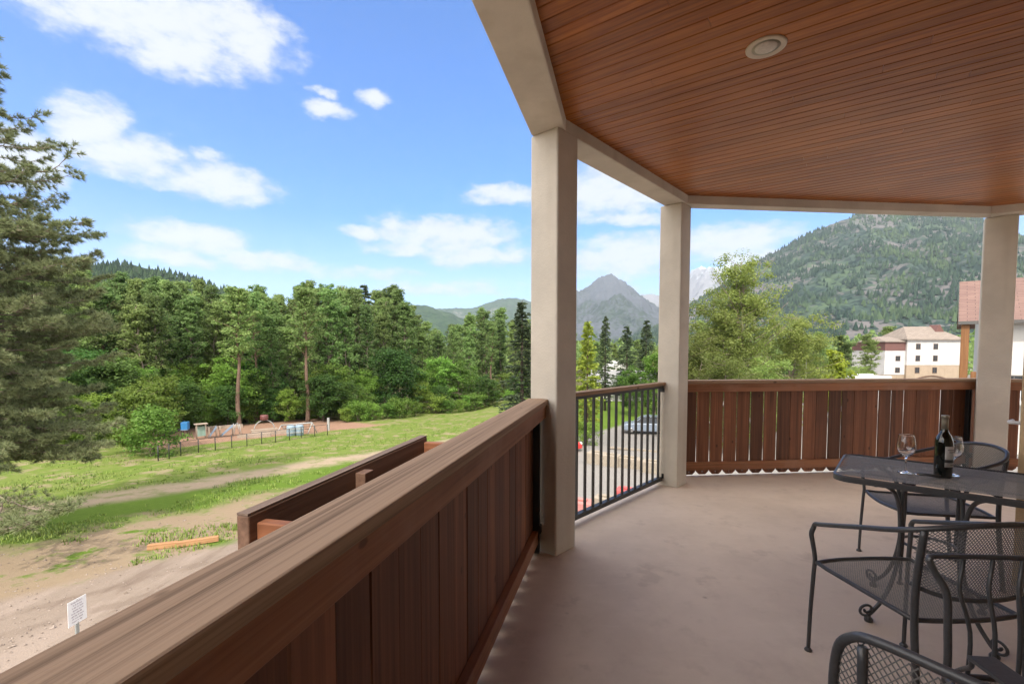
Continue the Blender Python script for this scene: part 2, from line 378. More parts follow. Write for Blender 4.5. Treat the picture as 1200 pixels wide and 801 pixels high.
def wooden_railing(label, loc, ang, x0, x1, seed, posts=(), gapmul=1., scallop=True):
    random.seed(seed)
    t_ = thing('wooden_railing', label, 'railing', (*loc, 0), R(ang), 'wooden railings of the balcony')
    # +y points outward, inner edge of the cap at y = 0
    MB().box(x0, x1, 0, .147, 1.062, HR).build('cap_rail', M['cap'], t_, bevel=.006)
    MB().box(x0, x1, .014, .102, .970, 1.0605).build('apron_board', M['apron'], t_, bevel=.004)
    bd = MB(); x = x0 + .012; k = 0
    zb = .012 if scallop else .0
    while x < x1 - .05:
        wdt = .145 + random.uniform(-.004, .003); xe = min(x + wdt, x1 - .004)
        dy = random.uniform(-.0015, .0015); y0, y1 = .104 + dy, .121 + dy
        c = .034; mid = (x + xe) / 2; hz = zb + .030; hw = .009
        Mx = Matrix(((1, 0, 0, 0), (0, 0, -1, 0), (0, 1, 0, 0), (0, 0, 0, 1)))   # (x, z, y) prism -> upright board
        if xe - x > .1:
            pl = [(x + c, zb), (mid, zb), (mid, hz - hw), (mid - hw, hz), (mid, hz + hw), (mid, 1.061), (x, 1.061), (x, zb + c)]
            pr = [(xe - c, zb), (xe, zb + c), (xe, 1.061), (mid, 1.061), (mid, hz + hw), (mid + hw, hz), (mid, hz - hw), (mid, zb)]
            # one closed outline per half, welded into one island below
            b0 = len(bd.v); bd.prism(pl, -y1, -y0, Mx); b1 = len(bd.v); bd.prism(pr, -y1, -y0, Mx)
        else: bd.prism([(x, zb), (xe, zb), (xe, 1.061), (x, 1.061)], -y1, -y0, Mx)
        x = xe + random.choice((.007, .016, .019, .021, .023)) * gapmul; k += 1
    o = bd.build('upright_boards', M['board'], t_)
    bm = bmesh.new(); bm.from_mesh(o.data); bmesh.ops.remove_doubles(bm, verts=bm.verts, dist=1e-5)
    # drop the two coincident inner faces of each board
    dead = [f for f in bm.faces if all(len(e.link_faces) > 2 for e in f.edges if True) and abs(f.normal.x) > .9]
    bmesh.ops.delete(bm, geom=dead, context='FACES'); bmesh.ops.recalc_face_normals(bm, faces=bm.faces); bm.to_mesh(o.data); bm.free()
    MB().box(x0, x1, .064, .1025, .068, .162).build('bottom_rail', M['ledge'] if not scallop else M['apron'], t_, bevel=.003)
    for px in posts:
        MB().box(px - .019, px + .019, .055, .101, -.1, 1.05).build('steel_post', M['black'], t_, bevel=.003)
        MB().box(px - .015, px + .045, .045, .075, .14, .20).build('bracket', M['black'], t_, bevel=.004)
    return t_
r1 = wooden_railing('long brown board railing with weathered cap running along the left side', (.289, 3.334), 76.3, -5.9, 0, 3, posts=(-.035,), gapmul=.35)
r3 = wooden_railing('brown board railing with scalloped board ends across the far side', (2.02, 5.262), 5.6, -.17, 3.72, 8, posts=(3.56,))
r4 = wooden_railing('short stretch of brown board railing right of the right column', (5.80, 5.52), W4, 0.03, 2.9, 5)
# bottom rail of the near one shows a weathered top: a thin ledge strip
def metal_railing():
    t_ = thing('metal_railing', 'black metal baluster railing with slim brown cap between two columns', 'railing', (.559, 3.796, 0), R(47))
    MB().box(-.12, 1.665, 0, .09, 1.066, HR).build('cap_rail', M['cap'], t_, bevel=.005)
    MB().box(-.12, 1.66, .02, .07, 1.04, 1.0655).build('top_bar', M['black'], t_, bevel=.002)
    MB().box(-.12, 1.665, .02, .07, .045, .085).build('bottom_bar', M['black'], t_, bevel=.003)
    for k in range(-1, 13):
        x = .061 + k * .1257
        MB().box(x - .0095, x + .0095, .0355, .0545, .0855, 1.0395).build('baluster', M['black'], t_)
    for x in (-.10, 1.64):
        mb = MB(); mb.box(x - .02, x + .03, .005, .03, .075, .125); mb.lathe([(.012, 0), (.012, .02), (.006, .028)], 10, (x + .005, .018, .125))
        mb.build('bracket', M['black'], t_)
        MB().box(x - .02, x + .03, .01, .08, .995, 1.039).build('bracket', M['black'], t_)
metal_railing()

# planter box hung on the outside of the left railing
pt = thing('planter_box', 'empty dark brown wooden planter box hung outside the left railing', 'planter', (.289, 3.334, 0), R(76.3))
MB().box(-2.30, -1.155, .425, .462, .70, 1.02).build('outer_board', M['planter'], pt, bevel=.004)
MB().box(-2.30, -1.155, .4265, .4605, 1.0205, 1.026).build('edge_strip', M['planter_top'], pt)
MB().box(-2.30, -1.155, .152, .185, .70, .985).build('inner_board', M['planter'], pt, bevel=.004)
MB().box(-2.275, -2.24, .187, .4235, .70, .995).build('end_board', M['planter_red'], pt, bevel=.004)
MB().box(-1.20, -1.165, .187, .4235, .70, 1.0).build('end_board', M['planter_red'], pt, bevel=.004)
MB().box(-1.80, -1.74, .385, .4245, .70, 1.005).build('batten', M['planter'], pt, bevel=.003)
MB().box(-2.239, -1.201, .187, .4235, .70, .73).build('bottom_board', M['planter'], pt)

# house front and open door
hw = MB()
h = HOUSE
def wallseg(mb, a, b_, th, z0, z1):
    d = (b_ - a).normalized(); n = Vector((-d.y, d.x)) * th
    mb.prism([tuple(a), tuple(b_), tuple(b_ + n), tuple(a + n)], z0, z1)
wallseg(hw, Vector((3.95, 2.2)), Vector((3.55, -1.05)), .2, -.002, HC - .003)
wallseg(hw, Vector((3.55, -1.055)), Vector((-1.55, -1.3)), -.2, -.002, HC - .003)
tag(hw.build('house_wall', M['tan'], bevel=.01), 'tan stucco house wall behind the balcony furniture', 'wall')
dr = thing('balcony_door', 'tan door leaf standing open at the right edge, with white lever handle', 'door', (3.07, 2.82, 0), R(30))
MB().box(0, .9, -.085, 0, .012, 2.06).build('leaf', M['tan'], dr, bevel=.004)
hd = MB(); hd.tube([(.07, -.002, 1.0), (.07, .045, 1.0), (.065, .062, 1.0), (.03, .066, 1.0), (-.0, .066, 1.0), (.14, .066, 1.0)][:3] , .011, 10)
hd.tube(smooth_path([(.072, .060, 1.0), (.10, .068, 1.0), (.17, .07, 1.0)], 4), .010, 10)
hd.lathe([(.026, 0), (.026, .008), (.02, .012)], 16, (0, 0, 0), Matrix.Translation((.07, 0, 1.0)) @ Matrix.Rotation(R(-90), 4, 'X'))
hd.build('lever_handle', M['white_plastic'], dr, True)

# recessed lamp in the ceiling (unlit)
rl = thing('recessed_light', 'round recessed ceiling lamp, unlit, with cream ring', 'ceiling lamp', (1.349, 2.554, HC))
MB().lathe([(.066, -.004), (.088, -.010), (.096, -.006), (.097, .0), (.066, .0)], 40).build('trim_ring', M['cream'], rl, True)
MB().lathe([(.078, -.003), (.074, -.0015), (.058, -.0005), (.056, -.0012), (.076, -.0045)], 40).build('baffle', M['baffle'], rl, True)
MB().lathe([(.0001, -.014), (.03, -.0125), (.052, -.007), (.054, -.001)], 32).build('lens', M['lens'], rl, True)

# building below the balcony
bb = MB(); bb.prism([(-1.2, -3.0), (-.15, 2.0), (.75, 3.2), (2.0, 4.6), (5.5, 5.0), (8, 4), (8, -3)], -6.3, -.2205)
tag(bb.build('lower_building', M['white_wall']), 'white stucco lower storeys carrying the balcony', 'building')
# ------------------------------------------------------------------ furniture
def strands_on(surface, nu, nv, w_, mb, diag=True, segs=22):
    """expanded metal: two families of diagonal strands laid on surface(u, v) -> (point, normal); u, v in 0..1"""
    pass
def net(mb, fn, L, H, pitch, wd, inside=lambda u, v: True, segl=.02, skew=1.0):
    """diamond net over a developable patch of size L x H (metres); fn(s, t) -> Vector. wd is the strand width."""
    for fam in (1, -1):
        k0 = -int(H * skew / pitch) - 2; k1 = int((L + H * skew) / pitch) + 2
        for k in range(k0, k1):
            n = max(3, int(H / segl)); run = []
            for i in range(n + 1):
                t_ = H * i / n; s_ = k * pitch + fam * (t_ * skew) if fam == 1 else k * pitch - t_ * skew
                ok = 0 <= s_ <= L and inside(s_, t_)
                if ok: run.append((s_, t_))
                if (not ok or i == n) and run:
                    if len(run) > 1: ribbon(mb, fn, run, wd, fam, skew)
                    run = []
def ribbon(mb, fn, run, wd, fam, skew):
    # a strand with a square-ish section: two crossed strips
    h = wd / 2; vs = []; pts = [fn(*p) for p in run]
    for i, (s_, t_) in enumerate(run):
        a = fn(s_ + h, t_); b_ = fn(s_ - h, t_); n = (fn(s_ + .004, t_) - fn(s_ - .004, t_)).cross(fn(s_, t_ + .004) - fn(s_, t_ - .004))
        n = n.normalized() * (wd * .28)
        vs += [a + n, b_ + n, b_ - n, a - n]
    fs = []
    for i in range(len(run) - 1):
        for k in range(4): fs.append((i * 4 + k, i * 4 + (k + 1) % 4, i * 4 + 4 + (k + 1) % 4, i * 4 + 4 + k))
    mb.add(vs, fs)
def mirror(p): return [(-x, y, z) for x, y, z in p]
def foot(mb, x, y): mb.lathe([(.0165, 0), (.0175, .006), (.012, .013), (.010, .016)], 14, (x, y, 0))

def seat_part(root, hw_f, hw_r, yf, yr, z):
    """woven seat: tube ring and diamond net, slightly dished, with rounded front"""
    ring = []
    n = 14
    for i in range(n + 1):                                    # front edge, bowed
        u = -1 + 2 * i / n; ring.append((u * hw_f, yf + .035 * (1 - u * u), z + .004 - .012 * (1 - abs(u)) * .5))
    for i in range(1, 9): u = i / 8; ring.append((hw_f + (hw_r - hw_f) * u, yf + (yr - yf) * u, z))
    for i in range(1, n): u = 1 - 2 * i / n; ring.append((u * hw_r, yr - .02 * (1 - u * u), z))
    for i in range(0, 8): u = 1 - i / 8; ring.append((-(hw_f + (hw_r - hw_f) * u), yf + (yr - yf) * u, z))
    MB().tube(ring, .0095, 8, True).build('seat_frame', M['iron'], root, True)
    L = 2 * hw_f; H = yf - yr + .05
    def fn(s_, t_):
        x = s_ - hw_f; y = yr - .012 + t_
        return Vector((x, y, z - .018 * (1 - (x / hw_f) ** 2) * max(0, 1 - ((y - (yf + yr) / 2) / (H / 2)) ** 2)))
    def ins(s_, t_):
        x = s_ - hw_f; y = yr - .012 + t_; u = (yf - y) / (yf - yr); u = min(1, max(0, u)); hw_ = hw_f + (hw_r - hw_f) * u
        return abs(x) < hw_ and y < yf + .035 * (1 - (x / hw_f) ** 2) and y > yr - .02 * (1 - (x / hw_r) ** 2)
    mb = MB(); net(mb, fn, L, H, .0105, .0023, ins, .014, .8)
    mb.build('seat_mesh', M['iron_mesh'], root)

def barrel_chair(label, x, y, facing, group):
    root = thing('mesh_armchair', label, 'chair', (x, y, 0), R(facing - 90), group)
    zs = .44
    seat_part(root, .235, .212, .235, -.235, zs)
    half = [(-.246, .250, .608), (-.2475, .238, .628), (-.250, .20, .640), (-.260, .08, .680), (-.264, -.06, .726), (-.259, -.16, .757), (-.238, -.25, .790), (-.16, -.318, .822), (-.08, -.342, .834), (0, -.348, .838)]
    full = smooth_path(half + mirror(half)[::-1][1:], 5)
    MB().tube(full, .0105, 10).build('arm_and_top_rail', M['iron'], root, True)
    for s_ in (-1, 1):
        fl_ = smooth_path([(s_ * .245, .262, .012), (s_ * .243, .258, .2), (s_ * .238, .250, .40), (s_ * .237, .247, .46), (s_ * .246, .252, .53), (s_ * .252, .256, .575), (s_ * .246, .250, .608)], 5)
        mb = MB(); mb.tube(fl_, [.0085 + .0025 * i / (len(fl_) - 1) for i in range(len(fl_))], 9); foot(mb, s_ * .245, .262)
        mb.tube([(s_ * .238, .250, .438), (s_ * .222, .236, .439)], .008, 8)
        mb.build('front_leg', M['iron'], root, True)
        rl_ = smooth_path([(s_ * .225, -.285, .012), (s_ * .222, -.262, .25), (s_ * .221, -.247, .44), (s_ * .222, -.25, .60), (s_ * .222, -.272, .794)], 5)
        mb = MB(); mb.tube(rl_, .0125, 9); foot(mb, s_ * .225, -.285); mb.build('rear_leg', M['iron'], root, True)
    # barrel back panel between the top rail and a lower rim
    import bisect as _b
    top = [p for p in full if p[1] < -.235]
    def at(u):
        f = u * (len(top) - 1); i = min(int(f), len(top) - 2); return top[i].lerp(top[i + 1], f - i)
    L = sum((top[i + 1] - top[i]).length for i in range(len(top) - 1))
    zl = lambda u: .548 + .012 * (1 - (2 * u - 1) ** 2) * 0 + .03 * abs(2 * u - 1) ** 4
    def fn(s_, t_):
        u = min(1, max(0, s_ / L)); p = at(u); k = t_ / .29; z = zl(u) + (p.z - zl(u)) * k
        lean = 1 - .10 * (1 - k)
        return Vector((p.x * (1 - .06 * (1 - k)), p.y * lean - .0 * k, z))
    mb = MB(); net(mb, fn, L, .29, .0125, .0030, lambda a, b_: True, .02, .85); mb.build('back_mesh', M['iron_mesh'], root)
    MB().tube([fn(L * i / 24, 0) for i in range(25)], .0085, 8).build('lower_back_rail', M['iron'], root, True)
    return root
barrel_chair('charcoal mesh armchair with its back to the camera, at the near side of the table', 1.712, 1.972, 94, 'charcoal mesh armchairs')
barrel_chair('charcoal mesh armchair with curved back behind the far side of the table', 2.735, 3.05, 168, 'charcoal mesh armchairs')

def side_chair(label, A, ang):
    """armless mesh chair; A is the rear corner of its back panel, ang the direction of the back panel"""
    root = thing('mesh_side_chair', label, 'chair', (A[0], A[1], 0), R(ang))
    Wd = .46; z0, z1 = .50, .895
    # the back panel stands along local x from 0 to Wd, seat toward +y
    def lean(z): return -.10 * (z - .44) + .035
    def bow(x): return -.05 * (1 - (2 * x / Wd - 1) ** 2)
    out = [(.03, z0), (.004, .60), (-.006, .72), (.004, .83), (.03, .875), (.08, .898), (Wd / 2, .904), (Wd - .08, .898), (Wd - .03, .875), (Wd - .004, .83), (Wd + .006, .72), (Wd - .004, .60), (Wd - .03, z0)]
    P = smooth_path([(x, bow(x) + lean(z), z) for x, z in out], 5)
    MB().tube(P, .0098, 9).build('back_frame', M['iron'], root, True)
    MB().tube([(x, bow(x) + lean(z0), z0) for x in [.03 + (Wd - .06) * i / 12 for i in range(13)]], .009, 8).build('lower_back_rail', M['iron'], root, True)
    def fn(s_, t_): x = s_; z = z0 + t_; return Vector((x, bow(x) + lean(z), z))
    def ins(s_, t_):
        z = z0 + t_; e = min(s_, Wd - s_)
        if e < .002: return False
        lim = .896 + .004 * (1 - (2 * s_ / Wd - 1) ** 2)
        if e < .08: lim = min(lim, .892 - .055 * ((.08 - e) / .08) ** 2)
        return z < lim
    mb = MB(); net(mb, fn, Wd, .412, .0135, .0027, ins, .012, .75); mb.build('back_mesh', M['iron_mesh'], root)
    for x in (.055, Wd - .055):
        leg = [(x - .02 * (1 if x < .2 else -1), -.06, .012), (x, .0, .3), (x, lean(.44) - .012, .44), (x, bow(x) + lean(.6) - .012, .6), (x, bow(x) + lean(.85) - .010, .875)]
        mb = MB(); mb.tube(smooth_path(leg, 5), .009, 8); foot(mb, leg[0][0], leg[0][1]); mb.build('rear_leg', M['iron'], root, True)
        mb = MB(); mb.tube(smooth_path([(x, .47, .012), (x, .462, .25), (x, .45, .435)], 4), .009, 8); foot(mb, x, .47); mb.build('front_leg', M['iron'], root, True)
    sub = bpy.data.objects.new('seat', None)
    # seat pieces sit in the chair's own frame, shifted to the middle of the back
    sf = MB(); ring = [(.04, .03, .44), (.02, .25, .44), (.03, .44, .44)] + [(.03 + (Wd - .06) * i / 8, .44 + .03 * math.sin(math.pi * i / 8), .44) for i in range(1, 8)] + [(Wd - .03, .44, .44), (Wd - .02, .25, .44), (Wd - .04, .03, .44)]
    sf.tube(ring, .0095, 8, True); sf.build('seat_frame', M['iron'], root, True)
    mb = MB(); net(mb, lambda s_, t_: Vector((.03 + s_, .03 + t_, .438)), Wd - .06, .42, .0115, .003, lambda a, b_: True, .02, .8); mb.build('seat_mesh', M['iron_mesh'], root)
    bpy.data.objects.remove(sub)
side_chair('charcoal mesh side chair without arms, nearest the camera, cut off at the bottom', (.683, .955), -53)

def spindle_chair(label, x, y, ang):
    """back along local x from 0 to .5, facing local -y"""
    root = thing('spindle_armchair', label, 'chair', (x, y, 0), R(ang)); Wd = .50
    MB().tube(smooth_path([(.0, 0, .792), (.006, .001, .80), (.03, .004, .803), (.25, .016, .803), (Wd - .03, .004, .803), (Wd - .006, .001, .80), (Wd, 0, .792)], 4), .0085, 8, flat=1.4).build('top_rail', M['iron'], root, True)
    for s_, x0 in ((1, 0.), (-1, Wd)):
        mb = MB(); mb.tube(smooth_path([(x0, 0, .795), (x0 + s_ * .012, -.006, .76), (x0 + s_ * .038, -.022, .70), (x0 + s_ * .04, -.03, .60), (x0 + s_ * .038, -.035, .44), (x0 + s_ * .03, 0, .2), (x0 + s_ * .02, .04, .012)], 5), .0105, 8)
        foot(mb, x0 + s_ * .02, .04); mb.build('rear_leg', M['iron'], root, True)
        mb = MB(); mb.tube(smooth_path([(x0 + s_ * .02, -.5, .012), (x0 + s_ * .02, -.49, .3), (x0 + s_ * .015, -.47, .5), (x0 + s_ * .0, -.46, .585)], 4), .0105, 8)
        foot(mb, x0 + s_ * .02, -.5); mb.build('front_leg', M['iron'], root, True)
        mb = MB(); xa, xb = (-.02, .05) if s_ == 1 else (Wd - .05, Wd + .02)
        mb.box(xa, xb, -.50, -.175, .588, .600)
        mb.tube(smooth_path([(xa + .008, -.18, .588), (xa + .02, -.165, .56), (x0 + s_ * .03, -.10, .51), (x0 + s_ * .035, -.05, .46)], 4), .007, 8)
        mb.build('armrest', M['iron'], root, bevel=.003)
    n = 5
    for i in range(n):
        u = (i + 1) / (n + 1); xt = u * Wd + .018; xl = .04 + (Wd - .08) * u - .012
        MB().tube(smooth_path([(xt + .008, .012, .797), (xt + .002, .008, .765), (xt - .012, -.004, .70), (xl + .012, -.022, .58), (xl, -.035, .445)], 4), .0062, 7).build('spindle', M['iron'], root, True)
    ring = [(.03, -.035, .445), (.01, -.25, .445), (.03, -.46, .445), (.25, -.49, .445), (Wd - .03, -.46, .445), (Wd - .01, -.25, .445), (Wd - .03, -.035, .445)]
    MB().tube(smooth_path(ring, 4), .01, 8, True).build('seat_frame', M['iron'], root, True)
    mb = MB(); net(mb, lambda s_, t_: Vector((.03 + s_, -.46 + t_, .443)), Wd - .06, .42, .0115, .003, lambda a, b_: True, .02, .8); mb.build('seat_mesh', M['iron_mesh'], root)
spindle_chair('charcoal iron armchair with slim curved spindles in its back, at right edge', 1.318, 1.452, -6)

# table: mesh top in a rounded frame on four scrolled legs
TA = -40; tu, tn = d2(TA), d2(TA + 90)
tab = thing('mesh_patio_table', 'charcoal wrought iron patio table with mesh top, holding the wine bottle', 'table', (tu.x * -.29 + tn.x * 3.11, tu.y * -.29 + tn.y * 3.11, 0), R(TA))
TL, TW, TH = 1.10, .72, .765
def rrect(x0, x1, y0, y1, r, k=8):
    P = []
    for cx, cy, a0 in ((x1 - r, y0 + r, -90), (x1 - r, y1 - r, 0), (x0 + r, y1 - r, 90), (x0 + r, y0 + r, 180)):
        for i in range(k + 1): a = R(a0 + 90 * i / k); P.append((cx + r * math.cos(a), cy + r * math.sin(a)))
    return P
rp = rrect(0, TL, 0, TW, .085)
mb = MB()
ins_ = rrect(.012, TL - .012, .012, TW - .012, .075)
n = len(rp)
vs = [(x, y, TH - .004) for x, y in rp] + [(x, y, TH) for x, y in ins_] + [(x, y, TH - .006) for x, y in ins_] + [(x, y, TH - .034) for x, y in rp]
fs = []
for i in range(n):
    j = (i + 1) % n
    fs += [(i, j, n + j, n + i), (n + i, n + j, 2 * n + j, 2 * n + i), (2 * n + i, 2 * n + j, 3 * n + j, 3 * n + i), (3 * n + i, 3 * n + j, j, i)]
mb.add(vs, fs); mb.build('rim', M['iron'], tab, bevel=.002)
def ins_t(s_, t_):
    r = .08; x, y = s_, t_
    if x < .006 or y < .006 or x > TL - .006 or y > TW - .006: return False
    dx = max(r - x, 0, x - (TL - r)); dy = max(r - y, 0, y - (TW - r))
    return dx * dx + dy * dy < (r - .004) ** 2
mb = MB(); net(mb, lambda s_, t_: Vector((s_, t_, TH - .0035)), TL, TW, .0125, .0028, ins_t, .05, .75)
mb.build('top_mesh', plain('brightened grey table mesh', (.27, .26, .245), .55, 0, .15, 60), tab)  # grey set lighter than the real dark iron, in place of missing light
mb = MB()
for yy in (.2, .52): mb.box(.1, TL - .1, yy - .012, yy + .012, TH - .018, TH - .010)
mb.build('under_brace', M['iron'], tab)
def table_leg(sx, sy):
    # two flat bars side by side that sweep in under the top, drop, then flare to a scrolled foot
    cx, cy = .42, .26                       # middle of the leg group
    dx, dy = sx, sy
    mb = MB()
    def at(r, z): return (cx + dx * r * .70, cy + dy * r * .72, z)
    prof = [(.33, .735), (.27, .728), (.215, .69), (.185, .61), (.175, .50), (.172, .40), (.185, .30), (.215, .20), (.26, .115), (.315, .055), (.345, .032)]
    mb.tube(smooth_path([at(r, z) for r, z in prof], 5), .0105, 8)
    prof2 = [(.10, .735), (.135, .725), (.16, .69), (.165, .60), (.158, .42), (.165, .30)]
    mb.tube(smooth_path([at(r, z) for r, z in prof2], 5), .009, 8)
    sc = []
    for i in range(26):
        th = -R(90) + R(470) * i / 25; rr = .034 * (1 - .75 * i / 25)
        sc.append(at(.350 + .0 + rr * math.cos(th) * 1.35, .064 + rr * math.sin(th)))
    mb.tube([at(.335, .036)] + sc, .007, 7)
    mb.lathe([(.020, 0), (.021, .012), (.012, .026), (.008, .036)], 14, at(.338, 0))
    mb.build('leg', M['iron'], tab, True)
for sx, sy in ((-1, -1), (1, -1), (-1, 1), (1, 1)): table_leg(sx, sy)
MB().tube([(.42 + .118 * math.cos(R(a)) , .26 + .118 * math.sin(R(a)), .40) for a in range(0, 360, 15)], .008, 7, True).build('centre_ring', M['iron'], tab, True)

def glass_(label, x, y):
    prof = [(.0005, .0035), (.034, .0025), (.0355, .001), (.0355, 0), (.0005, 0)]
    outer = [(.0345, .0008), (.0352, .002), (.030, .0042), (.012, .0075), (.0052, .016), (.004, .04), (.0042, .075), (.0075, .090), (.021, .098), (.035, .114), (.0425, .138), (.0425, .160), (.0385, .188), (.0346, .2105), (.0344, .2118), (.0341, .2123)]
    inner = [(.0336, .2124), (.0332, .2119), (.0331, .2105), (.0372, .188), (.0411, .160), (.0411, .138), (.0336, .116), (.020, .101), (.006, .095), (.0001, .094)]
    mb = MB(); mb.lathe([(.0001, .0008)] + outer + inner, 40)
    o = mb.build('wine_glass', M['glass'], None, True); o.location = (x, y, TH + .001)
    return tag(o, label, 'wine glass', 'clear wine glasses on the table')
glass_('clear stemmed wine glass standing left of the wine bottle', 2.204, 2.595)
glass_('clear stemmed wine glass half hidden behind the wine bottle', 2.415, 2.545)
bt = thing('wine_bottle', 'dark red wine bottle with grey foil neck and pale label on the table', 'bottle', (2.336, 2.513, TH + .001), R(-50))
MB().lathe([(.0001, .006), (.022, .004), (.036, .0), (.0385, .004), (.0388, .185), (.037, .202), (.030, .222), (.020, .238), (.0150, .252), (.0143, .262), (.0143, .318), (.0160, .3185), (.0160, .330), (.0001, .331)], 40).build('body', M['bottle'], bt, True)
MB().lathe([(.0147, .258), (.0149, .300), (.0149, .3175), (.0166, .3180), (.0166, .3305), (.0150, .3325), (.0001, .3328)], 32).build('foil_capsule', M['foil'], bt, True)
def wrap(r, z0, z1, a0, a1, n=18):
    vs = []; fs = []
    for i in range(n + 1):
        a = R(a0 + (a1 - a0) * i / n)
        for rr in (r, r + .0004): vs += [(rr * math.cos(a), rr * math.sin(a), z0), (rr * math.cos(a), rr * math.sin(a), z1)]
    for i in range(n):
        b0 = i * 4; fs += [(b0 + 2, b0 + 6, b0 + 7, b0 + 3), (b0, b0 + 1, b0 + 5, b0 + 4), (b0 + 1, b0 + 3, b0 + 7, b0 + 5), (b0, b0 + 4, b0 + 6, b0 + 2)]
    fs += [(0, 2, 3, 1), (4 * n, 4 * n + 1, 4 * n + 3, 4 * n + 2)]
    return MB().add(vs, fs)
lb = wrap(.0390, .060, .170, -75, 60).build('label', M['label'], bt, True)
mb = MB()
for z0, z1, a0, a1 in ((.084, .100, -75, 60), (.150, .153, -60, 40), (.138, .141, -50, 30), (.070, .073, -40, 20)):
    wrap(.0395, z0, z1, a0, a1).build('label_print', M['label_dark'], lb)
ck = thing('corkscrew', 'small steel corkscrew with dark handle lying beside the wine bottle', 'corkscrew', (2.26, 2.50, TH + .012), R(-35))
MB().tube([(-.05, 0, 0), (-.02, .003, .001), (.04, 0, 0)], [.009, .0075, .008], 9).build('handle', M['iron'], ck, True)
mb = MB(); mb.tube([(-.052 + .0, .004 * math.cos(i * .9) + .0 , .004 * math.sin(i * .9)) if 0 else (-.055 - .0016 * i, .005 * math.cos(i * .9), -.003 + .005 * math.sin(i * .9)) for i in range(30)], .0017, 6)
mb.lathe([(.0001, 0), (.011, .002), (.012, .008), (.0001, .012)], 12, (-.055, .0, -.008)); mb.build('worm', M['steel'], ck, True)
# ------------------------------------------------------------------ terrain
def ground_z(x, y):
    k = .05 if x < -6 else (.02 if x > 6 else .05 + (x + 6) / 12 * (.02 - .05))
    return -5.55 - k * min(max(y - 10, 0), 130)
def axis_pts(lo, hi, dense, step, far):
    a = [lo + i * step for i in range(int((hi - lo) / step) + 1)]
    g = step; x = a[-1]; up = []
    while x + g * 1.28 < far: g *= 1.28; x += g; up.append(x)
    up.append(far)
    g = step; x = a[0]; dn = []
    while x - g * 1.28 > -far: g *= 1.28; x -= g; dn.append(x)
    dn.append(-far)
    return dn[::-1] + a + up
gx = axis_pts(-70, 60, 0, 1.6, 12500); gy = axis_pts(-20, 120, 0, 1.6, 15000)
vs = []
for y in gy:
    for x in gx:
        z = ground_z(x, y)
        if abs(x) < 100 and -10 < y < 140:
            z += .10 * noise.noise(Vector((x * .25, y * .25, 0))) + .04 * noise.noise(Vector((x * .9, y * .9, 3)))
        vs.append((x, y, z))
nx = len(gx); fs = [(j * nx + i, j * nx + i + 1, (j + 1) * nx + i + 1, (j + 1) * nx + i) for j in range(len(gy) - 1) for i in range(nx - 1)]
m, t, b = mat('ground of gravel, dirt and grass'); pos = t.n('ShaderNodeNewGeometry').outputs['Position']
sp = t.n('ShaderNodeSeparateXYZ'); t.l(pos, sp.inputs[0])
nA = t.noise(pos, .16, 5, .6); nB = t.noise(pos, .7, 5, .65); nC = t.noise(pos, 4, 4, .7); nD = t.noise(pos, 25, 3, .7)
wob = t.math('ADD', t.math('MULTIPLY_ADD', nA, 5.0, -2.5), t.math('MULTIPLY_ADD', nB, 2.4, -1.2))
q0 = t.math('ADD', t.math('MULTIPLY', sp.outputs[0], -.788), t.math('MULTIPLY', sp.outputs[1], .616))
q = t.math('ADD', q0, wob)
qs = t.math('ADD', q0, t.math('MULTIPLY', wob, .35))
stretch = t.noise(t.mapping(pos, (1.1, .22, 1), (0, 0, R(-52) + R(90))), 1, 5, .65)   # streaks along the track
gravel = t.mix(nC, (.188, .150, .116), (.262, .214, .172)); gravel = t.mix(t.step(nD, .35, .7), gravel, (.225, .175, .14))
gravel = t.mix(t.step(stretch, .48, .62, 0, .75), gravel, (.275, .22, .18)); gravel = t.mix(t.step(stretch, .46, .36, 0, .6), gravel, (.155, .115, .09))
rut = None
for qc in (8.2, 9.8, 12.6, 14.2, 16.6, 18.0):
    r_ = t.step(t.math('ABSOLUTE', t.math('SUBTRACT', qs, qc)), .30, .12)
    rut = r_ if rut is None else t.math('MAXIMUM', rut, r_)
gravel = t.mix(t.math('MULTIPLY', rut, t.step(nB, .35, .6, .1, .4)), gravel, (.125, .09, .068))
right = t.step(sp.outputs[0], -4, 4)
gravel = t.mix(right, gravel, t.mix(nC, (.19, .178, .166), (.255, .24, .22)))
dirt = t.mix(nB, (.20, .148, .092), (.285, .22, .152))
gr = t.mix(nC, (.052, .102, .010), (.115, .18, .024)); gr = t.mix(t.step(nD, .4, .75, 0, .5), gr, (.14, .19, .034))
dry = t.mix(nC, (.085, .14, .02), (.165, .19, .05)); dry = t.mix(t.step(nB, .5, .68, 0, .7), dry, (.14, .19, .03))
forest = t.mix(nC, (.06, .07, .025), (.12, .10, .05))
veg = t.mix(t.step(t.math('ADD', q, t.math('MULTIPLY', nB, 3)), 25.5, 28.0), t.mix(t.step(nB, .53, .66), dirt, gr), gr)
veg = t.mix(t.step(nA, .60, .70, 0, .65), veg, dirt)
trk = t.math('MULTIPLY', t.step(qs, 29.3, 30.8), t.step(qs, 33.6, 31.9))
veg = t.mix(t.step(qs, 32.0, 34.5), veg, t.mix(t.step(stretch, .50, .68), t.mix(t.step(nB, .50, .62, 0, .8), dry, dirt), gr))
fade = t.step(sp.outputs[0], 2, -8)
veg = t.mix(t.math('MULTIPLY', t.math('MULTIPLY', trk, fade), t.step(nB, .30, .55, .25, 1)), veg, t.mix(nC, (.25, .195, .13), (.34, .27, .195)))
